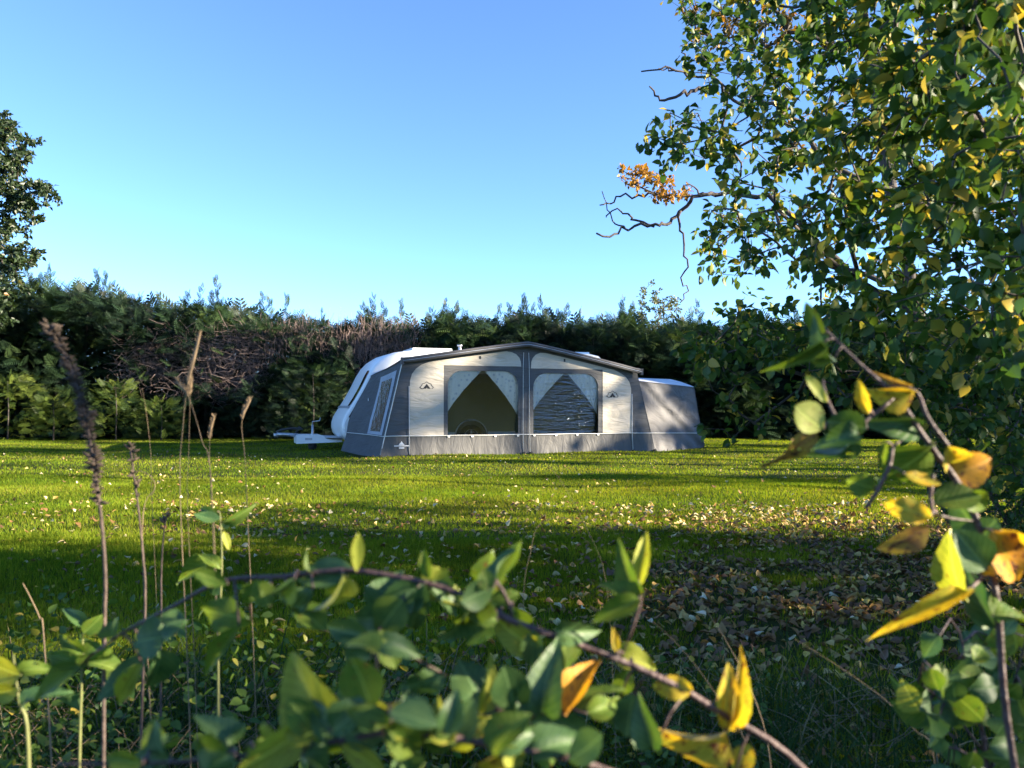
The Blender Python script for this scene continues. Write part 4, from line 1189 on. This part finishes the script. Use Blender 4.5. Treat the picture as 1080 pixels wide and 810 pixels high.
# ================================================================== FALLEN LEAVES
def near_leaf_mesh(name, mat, seed, n=10, wavy=.05, curl=.2, fold=.16, shape=.8, serr=.03):
    r_ = random.Random(seed)
    v, f, uv = [], [], []
    ph = r_.random() * 6; tw = r_.uniform(-.5, .5)
    cols = [-1, -.5, 0, .5, 1]
    for i in range(n + 1):
        t = i / n
        w = .5 * (math.sin(math.pi * t ** shape) ** .75) if 0 < i < n else .012
        w *= 1 + serr * (1 if i % 2 else -1)
        zc = -curl * t * t
        for c in cols:
            a = tw * (t - .3) * c
            y = w * c
            z = zc + fold * abs(c) * w * 2 + wavy * math.sin(t * 7 + ph + c * 1.5) * abs(c) + a * w
            v.append((t, y, z)); uv.append((t, .5 + .5 * c * (w / .5 if w > .02 else .02)))
    m_ = len(cols)
    for i in range(n):
        for j in range(m_ - 1):
            f.append((i * m_ + j, (i + 1) * m_ + j, (i + 1) * m_ + j + 1, i * m_ + j + 1))
    me = bpy.data.meshes.new(name); me.from_pydata(v, [], f)
    l = me.uv_layers.new(name='UVMap')
    for p in me.polygons:
        p.use_smooth = True
        for li in p.loop_indices: l.data[li].uv = uv[me.loops[li].vertex_index]
    me.materials.append(mat); me.update()
    return me


def sample_litter(n, ymin, ymax):
    out = []
    while len(out) < n:
        y = math.sqrt(rng.uniform(ymin ** 2, ymax ** 2)); x = rng.uniform(-.68, .72) * y
        dn = float(litter_density(x, y)); d = min(1, dn + .055 + .07 * (np.sin(x * 1.3 + y * .6) > .3) * (y > 5))
        if rng.random() < d and not_under_awning(x, y) > .5: out.append((x, y))
    return np.array(out)


kinds = [('litter_b', 'brown', .40), ('litter_y', 'yellow', .26), ('litter_p', 'pale cream', .2), ('litter_o', 'orange', .14)]
kmesh = {k: [near_leaf_mesh('fallen_leaf', M[k], 11 * i + j, 8, .05, (.5, -.45, .25)[j], .3, .75) for j in range(3)] for i, (k, _, _) in enumerate(kinds)}
pts = sample_litter(300, 2.35, 5.2)
for x, y in pts:
    k, nm, _ = kinds[rng.choice(4, p=[q[2] for q in kinds])]
    o = link('fallen_leaf', random.choice(kmesh[k]))
    L = rng.uniform(.035, .06)
    o.location = (x, y, float(gz(x, y)) + rng.uniform(.018, .04)); o.rotation_euler = (rng.normal(0, .4), rng.normal(0, .4), rng.random() * 6.28); o.scale = (L, L * rng.uniform(.65, .85), L)
    tag(o, {'litter_b': 'brown withered leaf fallen among the near grass', 'litter_y': 'yellow leaf fallen on the near lawn', 'litter_p': 'pale cream leaf fallen on the near lawn', 'litter_o': 'orange brown leaf fallen on the near lawn'}[k], 'fallen leaf', 'fallen leaves on the near lawn')
lp = []
T_LIT = leaf_tmpl(4, .75, .45, .35)
a = sample_litter(6300, 2.3, 9.5); b = sample_litter(1000, 8, 19)
p = np.concatenate([a, b]); n = len(p)
d = np.stack([rng.normal(0, 1, n), rng.normal(0, 1, n), rng.normal(0, .3, n)], 1)
zz = gz(p[:, 0], p[:, 1]) + rng.uniform(.012, .045, n)
F = frames(d, nrm(UP[None] * np.where(rng.random(n) < .8, 1, -1)[:, None] + rng.normal(0, .35, (n, 3))))
sz = np.stack([rng.uniform(.035, .065, n)] * 3, 1)
dn = litter_density(p[:, 0], p[:, 1])
tone = np.clip(rng.beta(1.7, 1.2, n) * (1 - .2 * np.clip(dn, 0, 1)) + .12 * (p[:, 1] > 8), 0, 1)
scatter('leaf_litter', [scatter_arrays(T_LIT[0], T_LIT[1], F, np.stack([p[:, 0], p[:, 1], zz], 1), sz, tone)], M['litter'])
tag(bpy.data.objects['leaf_litter'], 'carpet of small fallen autumn leaves over the lawn', 'leaf litter', None, 'stuff')

# ================================================================== NEAR BRANCHES
LM = {}
for i, k in enumerate(['L_dark', 'L_green', 'L_lime', 'L_yellow', 'L_orange', 'L_brown', 'L_cream']):
    LM[k] = [near_leaf_mesh('leaf', M[k], 100 + 7 * i + j, 12, (.03, .06, .03, .08, .05, .10)[j], (.12, .35, -.2, .6, .9, .25)[j], (.14, .3, .08, .22, .4, .02)[j], (.85, .76, .95, .8, .7, .88)[j], (.025, .04, .02, .05, .03, .045)[j]) for j in range(6)]
KEY = dict(d='L_dark', g='L_green', l='L_lime', y='L_yellow', o='L_orange', b='L_brown', c='L_cream')
LAB = {'L_yellow': 'yellow leaf with brown spots', 'L_orange': 'orange leaf', 'L_brown': 'browning leaf', 'L_cream': 'pale yellow leaf'}


def smooth_path(pts, k=4):
    out = []
    n = len(pts)
    for i in range(n - 1):
        p0, p1, p2, p3 = pts[max(i - 1, 0)], pts[i], pts[i + 1], pts[min(i + 2, n - 1)]
        for q in range(k):
            t = q / k
            out.append(0.5 * ((2 * p1) + (p2 - p0) * t + (2 * p0 - 5 * p1 + 4 * p2 - p3) * t * t + (3 * p1 - p0 - 3 * p2 + p3) * t ** 3))
    out.append(pts[-1])
    return out


def branch(name, label, cat, stems, leaves, mat, rad, group=None, pet='greenstem', seed=1, extra=None):
    """stems: list of (list of (px,py,depth) or world Vectors); leaves: (bx,by,tx,ty,wpx,kind[,depth offset])"""
    rr = random.Random(seed)
    allp = []
    paths = []
    for st in stems:
        pts = [p if isinstance(p, Vector) else P(*p) for p in st]
        paths.append(smooth_path(pts, 5)); allp += paths[-1]
    root = paths[0][-1]
    t = thing(name, label, cat, tuple(root), group=group)
    m = MB()
    for i, pth in enumerate(paths):
        n = len(pth); r0 = rad if i == 0 else rad * .55
        m.tube([p - root for p in pth], [r0 * (.35 + .65 * min(1, q / (n * .5))) for q in range(n)], 8)
    pm = m
    leaves = list(leaves)
    for _ in range(extra[0] if extra else 0):
        q = rr.choice(allp)
        bx, by = 540 + FPX * q.x / q.y, HOR - (q.z - CAMH) * FPX / q.y
        if not extra[1] < bx < extra[2] or by > 830: continue
        a = rr.uniform(0, 6.28); L_ = rr.uniform(34, 58); ox, oy = rr.uniform(-14, 14), rr.uniform(-10, 16)
        leaves.append((bx + ox, by + oy, bx + ox + L_ * math.cos(a), by + oy + L_ * math.sin(a) * .9, L_ * rr.uniform(.45, .68), rr.choice('dddgggggll'), rr.uniform(-.05, .08)))
    for lf in leaves:
        bx, by, tx, ty, w, k = lf[:6]; off = lf[6] if len(lf) > 6 else rr.uniform(-.03, .03)
        # depth : that of the nearest stem point as the eye sees it
        best = min(allp, key=lambda p: (540 + FPX * p.x / p.y - bx) ** 2 + (HOR - (p.z - CAMH) * FPX / p.y - by) ** 2 if p.y > .2 else 1e9)
        D = best.y + off
        A = P(bx, by, D); Bt = P(tx, ty, D + rr.uniform(-.35, .35) * math.hypot(tx - bx, ty - by) * D / FPX)
        if (A - best).length > .004:
            mid = A.lerp(best, .5) + Vector((0, 0, .12 * (A - best).length))
            pm.tube([best - root, mid - root, A - root], [.0016, .0013, .0011], 5)
        X = (Bt - A); L = X.length; X.normalize()
        vd = (A - Vector((0, 0, CAMH))).normalized()
        Z = (-vd + X * vd.dot(X)).normalized()
        roll = rr.uniform(-.75, .75)
        if rr.random() < .6: roll -= .35
        Z = (Matrix.Rotation(roll, 3, X) @ Z).normalized()
        Yv = Z.cross(X)
        Wd = w * D / FPX / max(.6, math.cos(roll))
        o = link('leaf', rr.choice(LM[KEY[k]]), t)
        mw = Matrix(((X.x * L, Yv.x * Wd, Z.x * L, A.x - root.x), (X.y * L, Yv.y * Wd, Z.y * L, A.y - root.y), (X.z * L, Yv.z * Wd, Z.z * L, A.z - root.z), (0, 0, 0, 1)))
        o.matrix_local = mw
        if KEY[k] in LAB: o['label'] = LAB[KEY[k]]
    m.build('stem', mat, t)
    return t


V = Vector
branch('sallow_branch', 'long purple stem with green and yellow leaves arching across the bottom', 'branch',
       [[(85, 700, .86), (130, 667, .85), (180, 641, .83), (235, 613, .82), (300, 608, .8), (375, 602, .79), (470, 621, .78), (540, 655, .77), (620, 683, .77), (700, 717, .77), (760, 752, .77), (850, 814, .78), V((.42, .80, .62)), V((.6, .86, .3)), V((.72, .9, -.02))],
        [(452, 612, .78), (425, 632, .77), (405, 655, .76), (395, 690, .75)], [(520, 641, .78), (540, 650, .775), (531, 625, .77), (522, 612, .77)], [(655, 694, .77), (668, 660, .76), (676, 628, .76), (672, 612, .76)], [(565, 664, .77), (575, 700, .76), (572, 750, .75)]],
       [(376, 603, 374, 560, 14, 'l'), (372, 600, 318, 614, 30, 'd'), (362, 606, 350, 655, 16, 'l'), (366, 608, 342, 640, 22, 'g'),
        (452, 610, 446, 580, 13, 'g'), (455, 612, 472, 597, 12, 'l'), (448, 616, 432, 668, 26, 'd'), (440, 620, 400, 640, 30, 'd'), (425, 632, 396, 668, 40, 'g'), (410, 650, 372, 655, 34, 'd'), (400, 665, 420, 705, 30, 'g'),
        (522, 614, 527, 574, 15, 'd'), (524, 615, 556, 576, 16, 'g'), (520, 620, 484, 632, 30, 'd'), (500, 636, 484, 684, 28, 'd'), (515, 622, 510, 600, 20, 'g'),
        (563, 664, 560, 705, 24, 'd'), (592, 668, 603, 712, 30, 'g'), (597, 755, 626, 688, 28, 'o'), (612, 750, 640, 712, 20, 'g'), (572, 752, 574, 700, 46, 'd'), (470, 712, 424, 730, 28, 'd'),
        (510, 748, 488, 692, 40, 'd'), (505, 752, 527, 702, 16, 'l'), (505, 757, 458, 768, 26, 'l'), (560, 760, 632, 778, 38, 'd'), (545, 752, 530, 695, 42, 'd'), (520, 760, 470, 742, 22, 'y'),
        (672, 630, 650, 588, 26, 'g'), (674, 632, 626, 654, 24, 'g'), (674, 618, 680, 560, 17, 'l'), (650, 688, 647, 662, 8, 'y'), (672, 640, 640, 612, 24, 'g'),
        (730, 728, 690, 722, 26, 'y'), (764, 770, 770, 700, 24, 'y'), (768, 770, 795, 700, 17, 'y'), (765, 772, 690, 797, 27, 'y'), (775, 815, 790, 785, 24, 'y'), (668, 732, 660, 772, 40, 'd'), (655, 735, 640, 765, 30, 'g'),
        (690, 790, 672, 740, 30, 'd'), (620, 752, 655, 740, 26, 'g'),
        (265, 652, 202, 646, 34, 'g'), (252, 660, 210, 716, 18, 'g'), (275, 612, 262, 640, 26, 'g'), (240, 616, 205, 600, 18, 'g'), (285, 640, 270, 612, 26, 'g'), (310, 640, 345, 662, 26, 'g'), (330, 622, 300, 648, 22, 'd'), (335, 612, 310, 590, 16, 'g'),
        (175, 672, 138, 674, 42, 'd'), (168, 664, 192, 650, 30, 'd'), (168, 684, 170, 732, 32, 'd'), (156, 690, 110, 738, 24, 'd'), (88, 700, 28, 742, 22, 'g'), (92, 702, 48, 690, 20, 'g'), (110, 682, 90, 706, 26, 'g'), (150, 700, 120, 745, 20, 'l'), (120, 672, 112, 650, 22, 'g')],
       M['stem'], .0034, seed=3, extra=(42, 240, 660))

branch('sallow_branch', 'lower purple stem with large green leaves along the bottom edge', 'branch',
       [[(60, 806, .62), (180, 804, .62), (290, 794, .62), (370, 779, .62), (430, 772, .62), (520, 786, .63), (640, 813, .64), V((.16, .68, .78)), V((.3, .76, .4)), V((.38, .8, -.02))],
        [(430, 772, .62), (415, 755, .61), (395, 745, .61)], [(300, 792, .62), (330, 772, .61), (350, 765, .61)]],
       [(352, 768, 296, 698, 62, 'l'), (330, 764, 250, 818, 40, 'l'), (245, 788, 222, 756, 34, 'd'), (240, 795, 196, 792, 36, 'g'), (392, 748, 376, 690, 46, 'g'), (398, 690, 372, 664, 24, 'l', -.02),
        (432, 772, 388, 742, 20, 'l'), (530, 790, 500, 820, 24, 'y'), (415, 782, 442, 832, 34, 'd'), (350, 772, 392, 735, 32, 'd'), (470, 780, 500, 740, 40, 'd'), (480, 782, 450, 738, 26, 'l'), (300, 790, 272, 770, 20, 'l'), (360, 785, 405, 812, 24, 'l'),
        (520, 786, 570, 790, 34, 'd'), (560, 795, 610, 770, 36, 'd'), (180, 804, 150, 780, 28, 'd'), (150, 805, 110, 800, 24, 'g'), (600, 802, 640, 778, 34, 'd'), (455, 776, 425, 730, 34, 'd'), (400, 778, 420, 740, 22, 'y'), (210, 802, 230, 770, 22, 'g')],
       M['stem'], .0030, seed=5, extra=(34, 120, 640))

branch('sallow_branch', 'upright brown stem with spotted yellow and dark leaves at the right', 'branch',
       [[(868, 345, .92), (905, 382, .91), (945, 418, .9), (967, 450, .9), (988, 480, .9), (1010, 510, .9), (1034, 560, .9), (1052, 640, .9), (1062, 760, .9), V((.6, .9, .5)), V((.64, .92, -.02))],
        [(972, 462, .9), (945, 468, .89), (938, 492, .88), (924, 520, .88), (913, 536, .88)], [(931, 407, .9), (965, 412, .89), (978, 440, .88), (1000, 470, .88)], [(890, 455, .88), (905, 450, .89), (945, 418, .9)], [(868, 400, .9), (872, 420, .89), (890, 455, .88), (905, 462, .88)], [(1030, 550, .9), (985, 540, .87), (984, 500, .87)], [(1045, 600, .9), (1022, 622, .86)]],
       [(870, 352, 848, 320, 15, 'g'), (868, 362, 820, 392, 14, 'g'), (872, 352, 850, 380, 16, 'd'), (880, 378, 850, 362, 18, 'd'), (868, 452, 836, 430, 34, 'c'), (872, 424, 845, 396, 12, 'c'), (862, 456, 812, 498, 19, 'b'), (905, 462, 853, 496, 16, 'd'), (905, 458, 870, 462, 24, 'd'),
        (914, 452, 872, 440, 34, 'd'), (916, 436, 904, 402, 14, 'y'), (965, 412, 916, 420, 23, 'y'), (960, 408, 935, 402, 10, 'b'), (970, 447, 911, 447, 23, 'd'), (922, 515, 894, 508, 26, 'g'), (986, 468, 934, 516, 36, 'g'), (934, 466, 928, 496, 9, 'g'), (1002, 500, 1050, 486, 38, 'o'), (1000, 470, 1015, 505, 30, 'y'),
        (955, 500, 988, 514, 15, 'y'), (985, 532, 1036, 520, 30, 'g'), (982, 546, 936, 530, 27, 'y'), (980, 556, 928, 582, 24, 'b'), (1012, 592, 1052, 550, 40, 'd'), (1040, 600, 1010, 560, 40, 'd'), (1046, 560, 1080, 615, 44, 'o'), (1018, 628, 984, 588, 26, 'l'), (1020, 622, 944, 656, 19, 'y'), (1030, 580, 1060, 600, 30, 'y'),
        (1046, 650, 1090, 640, 28, 'g'), (1050, 660, 1010, 600, 30, 'd'), (1040, 560, 1000, 545, 26, 'd'), (1056, 560, 1086, 590, 36, 'y'), (890, 462, 868, 470, 14, 'd'), (1020, 520, 1045, 540, 26, 'g')],
       M['stem'], .0040, seed=9)

# low bush in the bottom right corner
rs = random.Random(21)
lv = []
for i in range(64):
    bx, by = rs.uniform(968, 1090), rs.uniform(655, 815)
    if by < 700 and bx < 1010 and rs.random() < .6: by += 50
    a = rs.uniform(0, 6.28); L = rs.uniform(24, 40)
    lv.append((bx, by, bx + L * math.cos(a), by + L * .8 * math.sin(a), L * .72, rs.choice('ddddgggggl'), rs.uniform(-.15, .12)))
branch('low_bush', 'low leafy bush in the bottom right corner', 'bush',
       [[(1010, 660, 1.15), (1025, 720, 1.14), (1040, 800, 1.13), V((.7, 1.12, .3)), V((.72, 1.12, -.02))], [(968, 720, 1.1), (1000, 745, 1.12), (1035, 790, 1.13)], [(1088, 650, 1.1), (1070, 720, 1.12), (1045, 810, 1.13)], [(980, 790, 1.1), (1010, 790, 1.1), (1040, 812, 1.12)]], lv, M['stem'], .0035, seed=4)

# small leafy seedlings on the left
def seedling(label, stems, leaves, seed): branch('leafy_seedling', label, 'plant', stems, leaves, M['greenstem'], .0025, seed=seed, group='seedlings among the near grass')
seedling('slim seedling with dark leaves between the dead stalks and pale grass', [[(232, 540, 1.5), (234, 600, 1.5), (230, 700, 1.5), V((-.545, 1.5, .2)), V((-.545, 1.5, -.02))]],
         [(232, 545, 210, 536, 14, 'd'), (232, 548, 206, 546, 12, 'd'), (234, 552, 266, 541, 10, 'g'), (234, 556, 252, 545, 8, 'd'), (233, 592, 176, 604, 18, 'g'), (232, 600, 215, 582, 12, 'g'), (233, 610, 222, 628, 18, 'd'), (236, 560, 240, 580, 8, 'l')], 6)
seedling('seedling with pale green pointed leaves near the lower left', [[(88, 655, 1.3), (86, 720, 1.3), V((-.70, 1.3, .5)), V((-.70, 1.3, -.02))]],
         [(88, 690, 60, 672, 18, 'g'), (88, 668, 108, 650, 18, 'g'), (86, 700, 118, 690, 20, 'g'), (88, 660, 70, 640, 14, 'd'), (87, 730, 60, 742, 18, 'd')], 7)
seedling('yellow green seedling cut by the left frame edge', [[(14, 690, 1.0), (20, 740, 1.0), (30, 790, 1.0), V((-.60, 1.0, .4)), V((-.6, 1.0, -.02))]],
         [(22, 712, -12, 702, 30, 'l'), (20, 728, -14, 732, 22, 'l'), (20, 708, 50, 702, 16, 'g'), (24, 745, 52, 720, 14, 'd')], 8)

# ================================================================== DEAD STALKS
def stalk(label, pts, rad, seedspan, seed, srad=.006, dens=900):
    rr = random.Random(seed)
    wp = smooth_path([p if isinstance(p, Vector) else P(*p) for p in pts], 6)
    root = wp[-1]
    t = thing('dead_stalk', label, 'dead stalk', tuple(root), group='dead seed stalks at the near edge')
    m = MB(); n = len(wp); m.tube([p - root for p in wp], [rad * (.5 + .5 * i / n) for i in range(n)], 7); m.build('stem', M['deadstalk'], t)
    s = MB()
    L = [0]
    for i in range(1, n): L.append(L[-1] + (wp[i] - wp[i - 1]).length)
    tot = seedspan
    for q in range(int(dens * tot)):
        d = rr.random() ** .85 * tot
        k = next((i for i in range(1, n) if L[i] >= d), n - 1); f = (d - L[k - 1]) / max(1e-6, L[k] - L[k - 1]); p = wp[k - 1].lerp(wp[k], f)
        fall = .9 if d < tot * .55 else .45
        if rr.random() > fall: continue
        a = rr.random() * 6.28; out = Vector((math.cos(a), math.sin(a), rr.uniform(-.2, .9))).normalized()
        r_ = srad * rr.uniform(.35, 1.25) * (1 + .35 * math.sin(d * 90)); c = p + out * (rad + r_ * .8)
        s.tube([c - out * r_ - root, c - root, c + out * r_ * 1.5 - root], [r_ * .35, r_ * .6, r_ * .08], 5)
    s.build('seed_head', M['seed'], t)
stalk('thickest dead seed stalk, brown and leaning at its tip', [(49, 341, 1.25), (64, 366, 1.25), (77, 395, 1.25), (90, 440, 1.25), (99, 490, 1.26), (107, 550, 1.27), (111, 610, 1.28), (110, 670, 1.3), V((-.67, 1.32, .45)), V((-.67, 1.34, -.02))], .0036, .30, 1, .0042, 2100)
stalk('thinner dead seed stalk just right of the thickest one', [(137, 466, 1.6), (141, 500, 1.6), (147, 545, 1.6), (151, 590, 1.6), (153, 640, 1.6), V((-.74, 1.6, .4)), V((-.74, 1.6, -.02))], .0032, .13, 2, .0048, 500)
stalk('short dark dead stalk behind the slim seedling', [(176, 540, 1.9), (172, 570, 1.9), (170, 610, 1.9), (170, 640, 1.9), V((-.83, 1.9, .3)), V((-.83, 1.9, -.02))], .003, .06, 3, .006, 300)


def grass_stalk(label, pts, r0, head, seed, bend=None):
    wp = smooth_path([p if isinstance(p, Vector) else P(*p) for p in pts], 6); root = wp[-1]
    t = thing('grass_stalk', label, 'grass stalk', tuple(root), group='dry grass stalks at the near edge')
    n = len(wp); m = MB(); m.tube([p - root for p in wp], [r0 * (.4 + .6 * i / n) for i in range(n)], 5); m.build('stem', M['drystalk'], t)
    if head:
        h = MB(); k = max(2, int(n * head)); rr = random.Random(seed)
        h.tube([p - root for p in wp[:k + 1]], [r0 * (.6 + 2.6 * math.sin(math.pi * (.12 + .8 * i / k))) for i in range(k + 1)], 7)
        for q in range(90):
            i = rr.randrange(k); p = wp[i].lerp(wp[i + 1], rr.random()); a = rr.random() * 6.28; o_ = Vector((math.cos(a) * .5, math.sin(a) * .5, 1)).normalized()
            h.tube([p - root, p + o_ * .012 - root], [.0012, .0004], 3, False)
        h.build('seed_head', M['drystalk'], t)
G = lambda x, y: Vector((x, y, -.02))
def gs(label, pts, D, r0, head, seed):
    p = [(x, y, D) for x, y in pts]; e = P(*p[-1]); p.append(Vector((e.x + .02, D, e.z * .5))); p.append(G(e.x + .03, D)); grass_stalk(label, p, r0, head, seed)
gs('tallest pale grass stalk with an upright seed head', [(211, 352), (203, 384), (197, 412), (193, 450), (190, 520)], 1.7, .0012, .30, 1)
gs('bent pale grass stalk leaning left under the tallest one', [(186, 402), (196, 414), (203, 430), (213, 465), (223, 510)], 1.7, .0011, .24, 2)
gs('single pale grass stalk standing below the bare hedge patch', [(264, 422), (257, 436), (255, 452), (258, 480), (260, 520)], 1.9, .0011, .26, 3)
gs('short pale grass stalk beside the slim seedling', [(226, 440), (222, 455), (221, 475), (222, 510)], 1.9, .0009, .3, 4)
gs('faint straight grass stalk right of the seed stalks', [(150, 410), (155, 440), (159, 480), (160, 520)], 1.9, .0007, 0, 5)
gs('drooping grass stalk with its tip hanging over', [(163, 516), (160, 504), (152, 498), (143, 497)][::-1] + [(150, 560)], 1.6, .0012, 0, 6)
gs('slender grass stalk close behind the bent one', [(201, 400), (200, 440), (199, 480), (198, 540)], 1.8, .0008, .1, 7)
gs('thin stalk bending across the front of the awning', [(538, 452), (556, 468), (571, 484), (592, 508), (620, 560), (640, 620)], 1.9, .0006, 0, 8)
gs('long dry stalk leaning over the leaf carpet', [(706, 596), (735, 630), (768, 680), (795, 735), (812, 800)], 1.5, .0013, 0, 9)
gs('dry stalk crossing low over the leaf carpet', [(668, 640), (715, 680), (760, 740), (790, 800)], 1.4, .0011, 0, 10)
gs('fine dry stalk arching to the right of the long stem', [(640, 560), (600, 547), (570, 552), (560, 580), (552, 640)], 1.8, .0009, 0, 11)
gs('dry stalk slanting across the lower right grass', [(835, 672), (880, 700), (930, 735), (965, 770), (985, 800)][::-1][::-1], 1.4, .0009, 0, 12)
gs('upright bleached stalk by the bottom right bush', [(1022, 612), (1034, 660), (1042, 700), (1050, 760)], 1.5, .0012, 0, 13)
gs('broken straw stub on the left', [(24, 615), (32, 630), (42, 652), (46, 670)], 1.7, .0022, 0, 14)

# low weeds and dead stuff at the bottom of the picture
n = 7000
y = rng.uniform(1.05, 3.3, n); x = rng.uniform(-.75, .32, n) * y; z = rng.random(n) ** 1.5 * np.where(x < -.2, .46, .2)
d = np.stack([rng.normal(0, 1, n), rng.normal(0, 1, n), rng.normal(.2, .5, n)], 1)
w1 = scatter_arrays(T_LEAF[0], T_LEAF[1], leaf_frames(d, .6), np.stack([x, y, z], 1), rng.uniform(.014, .042, n), np.clip(rng.normal(.56, .14, n) + (rng.random(n) < .06) * .4, 0, 1))
scatter('undergrowth', [w1], M['willow']); tag(bpy.data.objects['undergrowth'], 'low leafy weeds under the near branches', 'weeds', None, 'stuff')
m = MB()
for q in range(1900):
    y = rng.uniform(1.1, 3.3); x = rng.uniform(-.75, .55 if rng.random() < .5 else -.1) * y; a = rng.random() * 6.28; L = rng.uniform(.06, .3); e = rng.uniform(-.05, .9)
    p = Vector((x, y, rng.uniform(0, .1))); d = Vector((math.cos(a) * math.cos(e), math.sin(a) * math.cos(e), math.sin(e)))
    m.tube([p, p + d * L * .5 + Vector((0, 0, rng.normal(0, .01))), p + d * L], [.0016, .0012, .0005], 4, False)
o = m.build('dead_stems', M['drystalk']); tag(o, 'tangle of dead grass stems at the near edge', 'dead stems', None, 'stuff')
